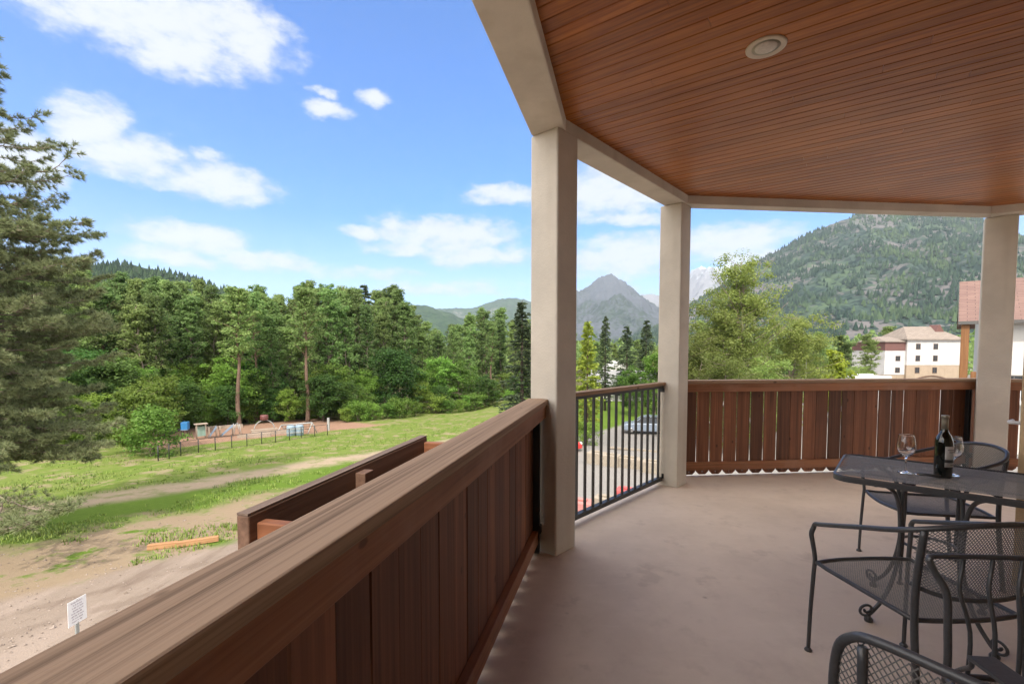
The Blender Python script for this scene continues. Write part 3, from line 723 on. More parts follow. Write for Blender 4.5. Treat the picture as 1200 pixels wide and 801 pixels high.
# playground dirt
px_ = t.math('MULTIPLY_ADD', sp.outputs[0], .616, t.math('MULTIPLY', sp.outputs[1], .788))
pg = t.math('MULTIPLY', t.math('MULTIPLY', t.step(qs, 47.6, 48.6), t.step(qs, 64, 62)), t.math('MULTIPLY', t.step(px_, 12, 14), t.step(px_, 37.5, 35.5)))
veg = t.mix(t.step(qs, 55, 60), veg, forest)
veg = t.mix(pg, veg, t.mix(nC, (.22, .132, .088), (.30, .19, .135)))
vr = t.mix(t.step(sp.outputs[1], 84, 95), gr, forest)
veg = t.mix(t.math('MULTIPLY', t.step(sp.outputs[0], -2, 3), 1.), veg, vr)
# lot edge
edge = t.mix(t.step(sp.outputs[0], -2, 6), (19.4, 19.4, 19.4), (20.6, 20.6, 20.6))
c = t.mix(t.step(t.math('SUBTRACT', qs, edge), -.5, .5), gravel, veg)
t.l(c, b.inputs['Base Color']); b.inputs['Roughness'].default_value = .95; b.inputs['Specular IOR Level'].default_value = .1
bump(t, b, t.math('ADD', nC, t.math('MULTIPLY', nD, .6)), .45, .06)
me = bpy.data.meshes.new('ground'); me.from_pydata(vs, [], fs); me.update(); me.materials.append(m); me.shade_smooth()
tag(link('ground', me), kind='structure')

# grass blades and weeds on the near slope: uncountable
random.seed(11)
m, t, b = mat('grass blades'); rnd = t.n('ShaderNodeNewGeometry').outputs['Random Per Island']
c = t.mix(rnd, (.07, .13, .015), (.22, .28, .05)); t.l(c, b.inputs['Base Color']); b.inputs['Roughness'].default_value = .7
M['grass'] = m
vs = []; fs = []
for i in range(26000):
    py = random.random(); Y = 15 + 45 * py ** 1.4; X = -Y * random.uniform(-.02, 1.12)
    q_ = -.788 * X + .616 * Y
    if q_ < 19.5 or q_ > 56: continue
    dens_ = noise.noise(Vector((X * .3, Y * .3, 7))) + .5 * noise.noise(Vector((X * 1.1, Y * 1.1, 2)))
    if q_ < 25 and dens_ < .22: continue
    if 30 < q_ < 32.6: continue
    if dens_ < -.05: continue
    if 47.5 < q_ < 63 and 12 < .616 * X + .788 * Y < 37: continue
    z = ground_z(X, Y) + .10 * noise.noise(Vector((X * .25, Y * .25, 0))) + .04 * noise.noise(Vector((X * .9, Y * .9, 3))) - .02
    h_ = random.uniform(.06, .2) * (1.4 if dens_ > .45 else 1)
    for k in range(3):
        a = random.uniform(0, 6.28); r = random.uniform(.02, .14); bx, by = X + r * math.cos(a), Y + r * math.sin(a); wv = random.uniform(.015, .03)
        dx, dy = math.cos(a * 3), math.sin(a * 3); n0 = len(vs)
        vs += [(bx - dx * wv, by - dy * wv, z), (bx + dx * wv, by + dy * wv, z), (bx + dy * .07, by - dx * .07, z + h_)]
        fs.append((n0, n0 + 1, n0 + 2))
me = bpy.data.meshes.new('grass'); me.from_pydata(vs, [], fs); me.update(); me.materials.append(M['grass'])
tag(link('grass', me), kind='stuff')

# loose stones on the gravel and the bare dirt: uncountable
random.seed(21); vs = []; fs = []
for i in range(4500):
    Y = 8.5 + 26 * random.random() ** 1.3; X = -Y * random.uniform(.25, 1.12); q_ = -.788 * X + .616 * Y
    if q_ > 25: continue
    r = random.uniform(.012, .04) * (1.8 if random.random() < .04 else 1); z = ground_z(X, Y) + .10 * noise.noise(Vector((X * .25, Y * .25, 0))) + .04 * noise.noise(Vector((X * .9, Y * .9, 3))); n0 = len(vs)
    a = random.random() * 6.28
    vs += [(X + r * math.cos(a + k * 1.57) * random.uniform(.7, 1.3), Y + r * math.sin(a + k * 1.57) * random.uniform(.7, 1.3), z) for k in range(4)] + [(X + r * .2, Y, z + r * random.uniform(.5, .9))]
    fs += [(n0 + k, n0 + (k + 1) % 4, n0 + 4) for k in range(4)]
m, t, b = mat('loose stones'); g = t.n('ShaderNodeNewGeometry').outputs['Random Per Island']; t.l(t.mix(g, (.14, .105, .08), (.29, .235, .195)), b.inputs['Base Color']); b.inputs['Roughness'].default_value = .9
me = bpy.data.meshes.new('loose_stones'); me.from_pydata(vs, [], fs); me.update(); me.materials.append(m)
tag(link('loose_stones', me), kind='stuff')

# ------------------------------------------------------------------ mountains and hills
FPX = 554.84
def at_px(x, y, Y):
    """the point at forward distance Y seen in the photograph at (x, y)"""
    a = (x - 595.03) / FPX; u = (436.03 - y) / FPX; c_, s_ = math.cos(R(2.8026)), math.sin(R(2.8026))
    yy = c_ + s_ * u; zz = -s_ + c_ * u
    return a * Y / yy, 1.45 + zz * Y / yy
def lerp_prof(P, x):
    if x <= P[0][0]: return P[0][1]
    for (x0, y0), (x1, y1) in zip(P, P[1:]):
        if x <= x1: return y0 + (y1 - y0) * (x - x0) / (x1 - x0)
    return P[-1][1]
def mountain(name, prof, D, front, material, cols, rows, rough, seed, spur=.25, back=None, tooth=0):
    vs = []; fs = []; back = back or front
    x0, x1 = prof[0][0], prof[-1][0]
    for i in range(cols + 1):
        px = x0 + (x1 - x0) * i / cols
        X, Z = at_px(px, lerp_prof(prof, px), D); Zg = -12.6
        Z += tooth * (noise.noise(Vector((px * .33, seed, 0))) * .6 + noise.noise(Vector((px * .9, seed, 5))) * .4)
        for j in range(rows + 1):
            k = j / rows; f = k * 1.28                     # past 1: the back slope
            Y = D - front * (1 - f) if f <= 1 else D + back * (f - 1)
            hgt = (Z - Zg) * ((f ** 1.12) if f <= 1 else max(0, 1 - (f - 1) * 1.6))
            amp = (Z - Zg) * spur * 4 * max(0, min(f, 1) * (1 - min(f, 1)))
            nn = noise.ridged_multi_fractal(Vector((X / rough, Y / rough, seed)), .9, 2.1, 6, 1., 2.) - 1.1
            n2 = noise.fractal(Vector((X / rough * 5, Y / rough * 5, seed)), 1., 2., 4)
            vs.append((X * Y / D * .55 + X * .45 if f < 1 else X, Y, Zg + max(-1, hgt + amp * nn * .55 + (Z - Zg) * .03 * n2 * (1 if 0 < f < 1 else .0))))
    for i in range(cols):
        for j in range(rows): a = i * (rows + 1) + j; fs.append((a, a + rows + 1, a + rows + 2, a + 1))
    me = bpy.data.meshes.new(name); me.from_pydata(vs, [], fs); me.update(); me.materials.append(material); me.shade_smooth()
    return tag(link(name, me), kind='structure')
def slope_mat(name, trees, rock, cell, rock_lo, rock_hi, grassc=None, snow=None, sc=300.):
    m, t, b = mat(name); pos = t.n('ShaderNodeNewGeometry').outputs['Position']
    sp = t.n('ShaderNodeSeparateXYZ'); t.l(pos, sp.inputs[0])
    flat = t.mapping(pos, (1, 1, .6))
    big = t.noise(pos, 1 / sc, 6, .62); med = t.noise(pos, 4 / sc, 5, .6)
    vo = t.n('ShaderNodeTexVoronoi'); t.put(vo, 'Vector', t.mapping(pos, (1, 1, .7))); vo.inputs['Scale'].default_value = 1 / cell
    tree = t.mix(vo.outputs['Color'], trees[0], trees[1])
    sepc = t.n('ShaderNodeSeparateColor'); t.l(vo.outputs['Color'], sepc.inputs[0])
    tree = t.mix(sepc.outputs[0], trees[0], trees[1])
    tree = t.mix(t.step(med, .45, .7), tree, trees[2])
    rk = t.mix(t.noise(pos, 14 / sc, 5, .7), rock[0], rock[1])
    if grassc: tree = t.mix(t.math('MULTIPLY', t.step(t.noise(t.vm('ADD', pos, (900, 300, 50)), 1.6 / sc, 5, .6), .50, .62), t.step(sepc.outputs[1], .2, .6)), tree, grassc)
    thin = t.math('ADD', big, t.math('MULTIPLY_ADD', sepc.outputs[2], .16, -.08))
    c = t.mix(t.step(thin, rock_lo, rock_hi), tree, rk)
    if snow:
        gullies = t.noise(t.mapping(pos, (3 / sc, 3 / sc, 1.4 / sc)), 1, 6, .7)
        hs = t.math('ADD', sp.outputs[2], t.math('MULTIPLY_ADD', gullies, snow[1] * 2, -snow[1]))
        c = t.mix(t.step(hs, snow[0], snow[0] + snow[2], 0, 1), c, (.42, .45, .49))
    t.l(c, b.inputs['Base Color']); b.inputs['Roughness'].default_value = .95; b.inputs['Specular IOR Level'].default_value = .05
    bump(t, b, t.math('MULTIPLY', vo.outputs['Distance'], -1), .35, cell * .4)
    return m
mt_big = slope_mat('wooded burnt mountainside', ((.004, .013, .013), (.050, .078, .056), (.017, .036, .029)), ((.085, .078, .078), (.15, .14, .135)), 15, .49, .58, (.066, .10, .052), None, 420.)
mt_far = slope_mat('far wooded ridge', ((.02, .04, .025), (.05, .085, .04), (.035, .065, .03)), ((.14, .14, .13), (.22, .21, .19)), 28, .62, .75, None, None, 900.)
mt_peak = slope_mat('grey rocky peak', ((.015, .028, .022), (.045, .066, .045), (.03, .046, .032)), ((.045, .054, .064), (.095, .105, .118)), 22, .40, .52, None, (1150, 420, 160), 700.)
mt_snow = slope_mat('snow streaked summit', ((.04, .06, .05), (.07, .09, .07), (.06, .08, .06)), ((.13, .135, .15), (.25, .25, .26)), 45, .38, .5, None, (1400, 750, 130), 1300.)
mt_left = slope_mat('near wooded hill', ((.012, .024, .014), (.038, .058, .026), (.024, .04, .02)), ((.1, .12, .05), (.14, .14, .07)), 9, .7, .8, None, None, 200.)
mountain('mountain_big', [(640, 420), (690, 409), (740, 396), (790, 374), (815, 353), (845, 334), (870, 318), (900, 300), (940, 278), (975, 262), (1000, 254), (1030, 243), (1060, 239), (1100, 243), (1135, 254), (1170, 269), (1200, 284), (1250, 300), (1330, 318), (1500, 350), (1800, 400)], 2600, 1750, mt_big, 300, 110, 520., 3.3, .13, tooth=7)
mountain('mountain_behind', [(1000, 360), (1060, 325), (1100, 305), (1140, 300), (1200, 306), (1300, 318), (1420, 350), (1600, 405)], 5200, 2200, mt_far, 120, 50, 900., 1.7, .2)
mountain('mountain_snow', [(690, 405), (730, 372), (748, 345), (765, 343), (778, 349), (790, 344), (800, 334), (812, 314), (830, 312), (845, 313), (862, 309), (885, 318), (920, 340), (980, 380), (1040, 405)], 9000, 3600, mt_snow, 170, 80, 1100., 5.1, .3, tooth=60)
mountain('mountain_peak', [(560, 405), (610, 385), (650, 358), (672, 343), (688, 335), (700, 327), (708, 321), (717, 321), (726, 327), (742, 339), (757, 351), (775, 362), (800, 380), (850, 402)], 5600, 2500, mt_peak, 190, 90, 800., 2.2, .28, tooth=45)
mountain('hill_distant', [(380, 405), (430, 380), (470, 362), (490, 358), (520, 361), (545, 362), (570, 356), (588, 350), (602, 349), (620, 354), (650, 360), (700, 380), (760, 405)], 6500, 2600, mt_far, 140, 50, 1000., 7.7, .22, tooth=15)
mountain('hill_middle', [(300, 392), (400, 372), (480, 357), (500, 358), (530, 368), (560, 382), (600, 392), (680, 405)], 3200, 1600, mt_far, 110, 50, 600., 9.1, .22, tooth=10)
mountain('hill_left', [(-700, 405), (-400, 360), (-200, 335), (0, 322), (60, 316), (110, 314), (135, 311), (155, 310), (180, 315), (205, 322), (250, 336), (300, 352), (380, 380), (450, 405)], 900, 620, mt_left, 160, 70, 190., 4.4, .2, tooth=5)

# the woods that clothe the near mountain and the near hill: uncountable, one object
def clothe(mt, n, seed, hlo, hhi, mname, cols_, thr):
    rg_ = random.Random(seed); me_ = bpy.data.objects[mt].data; vs = []; fs = []
    m, t, b = mat(mname); g = t.n('ShaderNodeNewGeometry').outputs['Random Per Island']
    pos_ = t.n('ShaderNodeNewGeometry').outputs['Position']
    c_ = t.mix(g, cols_[0], cols_[1]); c_ = t.mix(t.step(t.noise(pos_, 1 / 190, 5, .6), .50, .60), c_, t.mix(g, cols_[2], cols_[3]))
    t.l(c_, b.inputs['Base Color']); b.inputs['Roughness'].default_value = .9; b.inputs['Specular IOR Level'].default_value = .1
    faces = [f for f in me_.polygons if f.normal.y < .25]; acc_ = []; s_ = 0
    for f in faces: s_ += f.area; acc_.append(s_)
    import bisect
    while n > 0:
        n -= 1; f = faces[min(bisect.bisect(acc_, rg_.random() * s_), len(faces) - 1)]
        a, b_, c_, d_ = [me_.vertices[i].co for i in f.vertices]; u, v = rg_.random(), rg_.random()
        p = (a.lerp(b_, u)).lerp(d_.lerp(c_, u), v)
        k = noise.fractal(Vector((p.x / 170, p.y / 170, p.z / 90 + seed)), 1., 2., 5)
        if k < thr and rg_.random() < .88: continue
        h_ = rg_.uniform(hlo, hhi); r = h_ * rg_.uniform(.20, .34); a0 = rg_.random() * 6.28; n0 = len(vs)
        vs += [(p.x + r * math.cos(a0 + 1.257 * k_), p.y + r * math.sin(a0 + 1.257 * k_), p.z - 1 + h_ * rg_.uniform(.0, .25)) for k_ in range(5)] + [(p.x, p.y, p.z + h_)]
        fs += [(n0 + k_, n0 + (k_ + 1) % 5, n0 + 5) for k_ in range(5)]
    me2 = bpy.data.meshes.new('mountain_woods'); me2.from_pydata(vs, [], fs); me2.update(); me2.materials.append(m)
    tag(link('mountain_woods', me2), kind='stuff')
clothe('mountain_big', 42000, 3, 12, 24, 'mountain conifers', ((.010, .026, .018), (.040, .070, .042), (.028, .052, .026), (.075, .115, .050)), -.03)
clothe('hill_left', 14000, 8, 8, 16, 'hill conifers', ((.012, .028, .016), (.04, .068, .034), (.02, .042, .02), (.055, .088, .036)), -.3)

hz = MB(); hz.box(-12800, 12800, -15300, 15300, -14.8, 2100)
m = bpy.data.materials.new('thin haze'); m.use_nodes = True; t = NT(m.node_tree)
pv = t.n('ShaderNodeVolumePrincipled'); pv.inputs['Density'].default_value = HAZE; pv.inputs['Color'].default_value = (.76, .87, 1, 1); pv.inputs['Anisotropy'].default_value = .2
o = t.n('ShaderNodeOutputMaterial'); t.l(pv.outputs[0], o.inputs['Volume'])
ho = hz.build('haze', m); tag(ho, kind='stuff')
# ------------------------------------------------------------------ trees
def leaf_mat(name, a, b_, c_, hue=.02, trans=.48):
    m, t, b = mat(name); g = t.n('ShaderNodeNewGeometry').outputs['Random Per Island']; oi = t.n('ShaderNodeObjectInfo').outputs['Random']
    tc = t.n('ShaderNodeTexCoord').outputs['Object']
    cl = t.noise(tc, .55, 3, .6)
    c = t.mix(g, a, b_); c = t.mix(t.step(cl, .42, .68), c, c_)
    h = t.n('ShaderNodeHueSaturation'); t.l(c, h.inputs['Color'])
    t.l(t.math('MULTIPLY_ADD', oi, hue * 2, .5 - hue), h.inputs['Hue'])
    t.l(t.math('MULTIPLY_ADD', t.math('FRACT', t.math('MULTIPLY', oi, 7.3)), .62, .70), h.inputs['Value'])
    t.l(h.outputs[0], b.inputs['Base Color']); b.inputs['Roughness'].default_value = .55; b.inputs['Specular IOR Level'].default_value = .25
    tr = t.n('ShaderNodeBsdfTranslucent'); t.l(h.outputs[0], tr.inputs[0])
    mx = t.n('ShaderNodeMixShader'); mx.inputs[0].default_value = trans
    t.l(b.outputs[0], mx.inputs[1]); t.l(tr.outputs[0], mx.inputs[2])
    out = [n for n in m.node_tree.nodes if n.type == 'OUTPUT_MATERIAL'][0]; t.l(mx.outputs[0], out.inputs[0])
    return m
M['leaf_tall'] = leaf_mat('cottonwood leaves', (.118, .195, .055), (.25, .335, .11), (.18, .262, .08))
M['leaf_fresh'] = leaf_mat('fresh green leaves', (.115, .21, .03), (.235, .35, .07), (.165, .275, .045))
M['leaf_yellow'] = leaf_mat('yellow green leaves', (.15, .22, .018), (.30, .36, .045), (.21, .28, .03))
M['leaf_dark'] = leaf_mat('deep green leaves', (.045, .105, .02), (.105, .185, .042), (.07, .135, .03))
M['needles'] = leaf_mat('dark conifer needles', (.045, .072, .034), (.10, .135, .065), (.07, .10, .048), .012, .2)
M['larch'] = leaf_mat('yellow conifer needles', (.14, .19, .02), (.28, .31, .05), (.2, .24, .03), .01, .3)
M['pine'] = leaf_mat('long pine needles', (.108, .138, .062), (.225, .25, .122), (.155, .185, .088), .008, .25)
M['bark'] = plain('grey brown bark', (.22, .175, .135), .9, 0, .3, 6, .8)
M['bark_red'] = plain('reddish pine bark', (.15, .095, .066), .9, 0, .3, 5, .8)
M['bark_dark'] = plain('dark wet bark', (.075, .055, .042), .9, 0, .3, 6, .8)

def rand_unit(rg):
    while True:
        v = Vector((rg.uniform(-1, 1), rg.uniform(-1, 1), rg.uniform(-1, 1)))
        if .05 < v.length < 1: return v.normalized()
def leaf(vs, fs, p, nrm, ax, L, W_):
    side = nrm.cross(ax)
    if side.length < 1e-4: side = nrm.orthogonal()
    side.normalize(); n0 = len(vs)
    vs += [p - ax * L * .5, p + side * W_ * .5 + nrm * W_ * .12, p + ax * L * .5, p - side * W_ * .5 + nrm * W_ * .12]
    fs.append((n0, n0 + 1, n0 + 2, n0 + 3))
def clump_leaves(vs, fs, c, rx, rz, n, size, rg):
    for i in range(n):
        d = rand_unit(rg); r = rg.random() ** .45
        p = c + Vector((d.x * rx * r, d.y * rx * r, d.z * rz * r))
        nr = (d + Vector((0, 0, .7)) + rand_unit(rg) * .8).normalized(); ax = rand_unit(rg)
        ax = (ax - nr * ax.dot(nr)).normalized(); s_ = size * rg.uniform(.65, 1.35)
        leaf(vs, fs, p, nr, ax, s_, s_ * .62)
def mesh_of(name, vs, fs, material):
    me = bpy.data.meshes.new(name); me.from_pydata([tuple(v) for v in vs], [], fs); me.update(); me.materials.append(material); return me
def broadleaf(seed, H, rad, base, nl, leaves, size, crown_m, bark_m, shape='tall', stems=1, ragged=.5, clump=1.0):
    """a tree of height H: trunk and limbs in one mesh, leaf clumps in another"""
    rg = random.Random(seed); tm = MB(); vs = []; fs = []
    stems_ = []
    for s_ in range(stems):
        a = rg.uniform(0, 6.28); sp = (0 if stems == 1 else rad * .3)
        P = [Vector((math.cos(a) * .12 * s_, math.sin(a) * .12 * s_, -.3))]
        top = H * (.93 if s_ == 0 else rg.uniform(.7, .9))
        for i in range(1, 7):
            k = i / 6; P.append(Vector((math.cos(a) * sp * k + rg.uniform(-.04, .04) * H * .3, math.sin(a) * sp * k + rg.uniform(-.04, .04) * H * .3, top * k)))
        P = smooth_path(P, 3); r0 = H * .0135 * (1 if stems == 1 else .72)
        tm.tube(P, [r0 * (1 - .9 * i / (len(P) - 1)) * (1.25 if i == 0 else 1) for i in range(len(P))], 7); stems_.append((P, top))
    for i in range(nl):
        P, top = stems_[i % stems]; k = base + (1 - base) * ((i + rg.random()) / nl) ** .9
        zz = H * k
        if zz > top: zz = top * rg.uniform(.85, 1)
        f = zz / top * (len(P) - 1); j = min(int(f), len(P) - 2); o_ = P[j].lerp(P[j + 1], f - j)
        u = (k - base) / (1 - base)
        if shape == 'tall': env = (math.sin(math.pi * min(1, .16 + .80 * u)) ** .6) * (1 - .35 * u)
        elif shape == 'round': env = math.sqrt(max(.05, 1 - (2 * u - .9) ** 2 / 1.25))
        elif shape == 'cone': env = 1.02 - .95 * u
        else: env = math.sqrt(max(.04, 1 - u * u * .9))
        a = i * 2.4 + rg.uniform(-.5, .5); L = rad * env * rg.uniform(1 - ragged, 1.08)
        rise = {'tall': .9, 'round': .35, 'cone': .15, 'bush': .5}[shape] * L * rg.uniform(.4, 1.2)
        e = o_ + Vector((math.cos(a) * L, math.sin(a) * L, rise)); mid = o_.lerp(e, .5) + Vector((0, 0, -.06 * L))
        lp = smooth_path([o_, mid, e], 3); r1 = max(.012, H * .0042 * (1.1 - .6 * u))
        tm.tube(lp, [r1 * (1 - .8 * q / (len(lp) - 1)) for q in range(len(lp))], 5)
        nc = max(2, int(2 + 2.2 * L / rad)); per = leaves / nl / nc
        for c_ in range(nc):
            kk = .35 + .65 * (c_ + rg.random()) / nc; cc = o_.lerp(e, kk) + rand_unit(rg) * rad * .16
            cr = rad * clump * rg.uniform(.15, .32)
            clump_leaves(vs, fs, cc, cr, cr * rg.uniform(.55, .95), int(per * rg.uniform(.6, 1.4)), size, rg)
    return tm.mesh('trunk', bark_m, True), mesh_of('crown', vs, fs, crown_m), H
def conifer(seed, H, rad, base, crown_m, bark_m, size=.34, dens=1., droop=.25):
    rg = random.Random(seed); tm = MB(); vs = []; fs = []
    tm.tube([(0, 0, -.3), (rg.uniform(-.1, .1), 0, H * .5), (0, 0, H)], [H * .014, H * .009, .02], 7)
    z = H * base
    while z < H * .985:
        u = (z / H - base) / (1 - base); Lm = rad * (1 - u) ** .72 * (.55 + .45 * min(1, u * 6)) + .28
        for k in range(rg.randint(5, 8)):
            a = rg.uniform(0, 6.28); L = Lm * rg.uniform(.55, 1.1); d = Vector((math.cos(a), math.sin(a), 0))
            o_ = Vector((0, 0, z)); tip = o_ + d * L + Vector((0, 0, L * (.12 - droop) + .1 * L * u))
            mid = o_.lerp(tip, .5) + Vector((0, 0, .05 * L))
            tm.tube([o_, mid, tip], [max(.008, .012 * L), .008, .004], 4)
            n = int((9 + 17 * L) * dens)
            for i in range(n):
                kk = .12 + .88 * rg.random() ** .8; p = (o_.lerp(mid, kk * 2) if kk < .5 else mid.lerp(tip, kk * 2 - 1))
                side = d.cross(Vector((0, 0, 1))) * rg.uniform(-1, 1) * (.10 + .26 * L * (1 - kk)); p = p + side + Vector((0, 0, rg.uniform(-.22, .10)))
                ax = (d + side * .8 + Vector((0, 0, rg.uniform(-.5, .15)))).normalized(); nr = (Vector((0, 0, .5)) + rand_unit(rg)).normalized()
                leaf(vs, fs, p, nr, ax, size * rg.uniform(.7, 1.4), size * .5)
        z += H * .018 + .06 + .12 * (1 - u)
    return tm.mesh('trunk', bark_m, True), mesh_of('crown', vs, fs, crown_m), H
PROTO = {
 'tall': [broadleaf(s_, 18, 2.25, .16, 74, 11500, .25, M['leaf_tall'], M['bark'], 'tall', 1 + s_ % 2, .55, .95) for s_ in (1, 2, 3, 5, 6)],
 'lean': [broadleaf(s_, 18, 2.3, .44, 36, 5600, .26, M['leaf_tall'], M['bark_red'], 'tall', 1, .6) for s_ in (11, 12)],
 'maple': [broadleaf(s_, 8, 3.2, .12, 44, 9000, .25, M['leaf_dark'], M['bark_dark'], 'round', 1, .45) for s_ in (21, 22)],
 'fresh': [broadleaf(s_, 8, 2.7, .10, 44, 8500, .23, M['leaf_fresh'], M['bark'], 'round', 2, .5) for s_ in (31, 32, 33)],
 'bush': [broadleaf(s_, 3, 1.9, .05, 28, 3600, .18, M['leaf_fresh'], M['bark'], 'bush', 3, .5, 1.2) for s_ in (41, 42, 43)],
 'conifer': [conifer(s_, 17, 2.6, .10, M['needles'], M['bark_dark']) for s_ in (51, 52, 53)],
 'yellow': [broadleaf(61, 6, 1.7, .08, 34, 3600, .26, M['leaf_yellow'], M['bark'], 'cone', 1, .35)],
 'larch': [conifer(71, 14, 2.8, .08, M['larch'], M['bark_red'], .40, .8, .05)],
}
used_ = {}
def plant(kind, name, label, cat, x, y, h_, wide=1., group=None, variant=None, rz=None):
    P = PROTO[kind]; k = used_.get(kind, 0); used_[kind] = k + 1
    tr, cr, H = P[(variant if variant is not None else k) % len(P)]
    z = ground_z(x, y); s_ = h_ / H
    t_ = thing(name, label, cat, (x, y, z), rz if rz is not None else (k * 2.399 + .7) % 6.283, group); t_.scale = (s_ * wide, s_ * wide, s_)
    link('trunk', tr, t_); link('crown', cr, t_)
    return t_
def plant_px(kind, name, label, cat, px, Y, ytop, wide=1., group=None, **kw):
    X, Z = at_px(px, ytop, Y); return plant(kind, name, label, cat, X, Y, Z - ground_z(X, Y), wide, group, **kw)
SKYL = [(-80, 320), (0, 318), (130, 322), (160, 331), (200, 328), (250, 337), (300, 335), (325, 347), (345, 332), (380, 329), (400, 333), (430, 335), (455, 335), (480, 354), (500, 380), (525, 386), (540, 371), (560, 364), (590, 366), (615, 377), (640, 372), (690, 384)]
def sector(px):
    return ('behind the big pine' if px < 118 else 'left of the blue slide' if px < 205 else 'behind the blue slide' if px < 290
            else 'behind the swing frame' if px < 372 else 'right of the swing frame' if px < 440 else 'behind the planter box' if px < 520 else 'left of the nearest column')
rg = random.Random(77)
for row, (q0_, stepx, drop) in enumerate(((96, 18, 0), (84, 19, 2), (75, 20, 6), (67, 21, 14))):
    px = -95 + rg.uniform(0, 20)
    while px < 672:
        k = .788 * (595 - px) / 555 + .616; Y = (q0_ + rg.uniform(-3, 4)) / k
        Y = min(Y, 150)
        top = lerp_prof(SKYL, px) - 7 + drop * rg.uniform(.2, 2.2) + rg.uniform(-5, 10)
        kind = 'tall' if rg.random() < .88 else ('conifer' if rg.random() < .2 else 'lean')
        if row == 3 and rg.random() < .25: kind = 'lean'
        nm, ad, ct = {'tall': ('cottonwood_tree', 'tall leafy cottonwood', 'tree'), 'lean': ('slender_tree', 'slender bare trunked tall tree', 'tree'), 'conifer': ('conifer_tree', 'dark conifer', 'tree')}[kind]
        where = ('in the back of the wood ' if row < 2 else 'in front of the wood ') + sector(px)
        plant_px(kind, nm, f'{ad} {where}', ct, px, Y, top, rg.uniform(.9, 1.25), f'{ad} trees {where}')
        px += stepx * rg.uniform(.75, 1.25)
# lower fresh growth along the wood's edge
for row, (q0_, stepx, ylo, yhi) in enumerate(((63.5, 30, 408, 442), (59, 25, 440, 466))):
    px = -60 + rg.uniform(0, 20)
    while px < 650:
        k = .788 * (595 - px) / 555 + .616
        inpg = 188 < px < 392
        qq = q0_ + rg.uniform(-2, 2) + (3.2 if inpg else -2.5)
        Y = qq / k
        kind = rg.choice(['maple', 'fresh', 'maple', 'fresh', 'fresh']) if px < 380 else rg.choice(['fresh', 'fresh', 'maple'])
        nm, ad = {'maple': ('maple_tree', 'rounded deep green maple'), 'fresh': ('young_tree', 'bright green young tree')}[kind]
        where = ('at the foot of the wood ' if row == 0 else 'low at the edge of the wood ') + sector(px)
        plant_px(kind, nm, f'{ad} {where}', 'tree', px, Y, rg.uniform(ylo, yhi), rg.uniform(1., 1.35), f'{ad} trees {where}')
        px += stepx * rg.uniform(.75, 1.3)
px = 60
while px < 640:
    k = .788 * (595 - px) / 555 + .616; inpg = 186 < px < 394
    Y = ((64.5 if inpg else 54.5) + rg.uniform(-1, 1.2)) / k; X = (px - 595) / 555 * Y
    where = sector(px)
    plant('bush', 'shrub', f'low bright green shrub at the grass edge {where}', 'shrub', X, Y, rg.uniform(1.6, 3.0), rg.uniform(.9, 1.4), f'shrubs at the grass edge {where}')
    px += 17 * rg.uniform(.7, 1.4)
# single trees one can pick out
plant_px('lean', 'slender_tree', 'tall tree with long bare reddish trunk behind the playground', 'tree', 276, 57, 332, 1.25, variant=0)
plant_px('lean', 'slender_tree', 'thinner bare trunked tree right of the long reddish trunk', 'tree', 297, 62, 336, 1.1, variant=1)
plant_px('lean', 'slender_tree', 'bare trunked tree above the playground swing frame', 'tree', 357, 62, 332, 1.2, variant=0)
plant_px('maple', 'maple_tree', 'round deep green maple just right of the playground swing', 'tree', 378, 63, 440, 1.3, variant=0)
plant_px('bush', 'shrub', 'brownish green shrub left of the playground fence', 'shrub', 176, 36.5, 482, 1.1, variant=1)
plant_px('fresh', 'young_tree', 'bright green young tree left of the playground fence', 'tree', 150, 38.5, 452, 1.2, variant=1)
plant_px('conifer', 'conifer_tree', 'feathery green conifer touching the left side of the nearest column', 'tree', 612, 38, 352, 1.25, variant=2)
# between the two near columns
plant_px('conifer', 'conifer_tree', 'tall dark conifer between the two near columns, in front of the grey peak', 'tree', 710, 62, 369, .95, variant=0)
plant_px('conifer', 'conifer_tree', 'dark conifer left of the second column, half behind it', 'tree', 758, 66, 374, 1.1, variant=1)
plant_px('conifer', 'conifer_tree', 'dark green conifer between the tall dark one and the second column', 'tree', 735, 74, 381, 1.3, variant=2)
plant_px('larch', 'larch_tree', 'yellow green larch just right of the nearest column', 'tree', 689, 40, 376, .8)
plant_px('fresh', 'young_tree', 'bright green tree low beside the second column', 'tree', 768, 58, 412, 1.1)
plant_px('fresh', 'young_tree', 'small grey green tree before the white house between columns', 'tree', 738, 56, 430, .9)
plant_px('tall', 'cottonwood_tree', 'leafy tree partly hidden by the nearest column, right of it', 'tree', 668, 70, 380, 1.1)
plant_px('bush', 'shrub', 'bright bush behind the left balusters at the lot edge', 'shrub', 689, 37, 494, .9)
for px, Y, top in ((700, 95, 398), (722, 100, 400), (748, 98, 395), (775, 96, 398)):
    plant_px('tall', 'cottonwood_tree', 'tree in the back row between the two near columns', 'tree', px, Y, top, 1.3, 'back row trees between the two near columns')
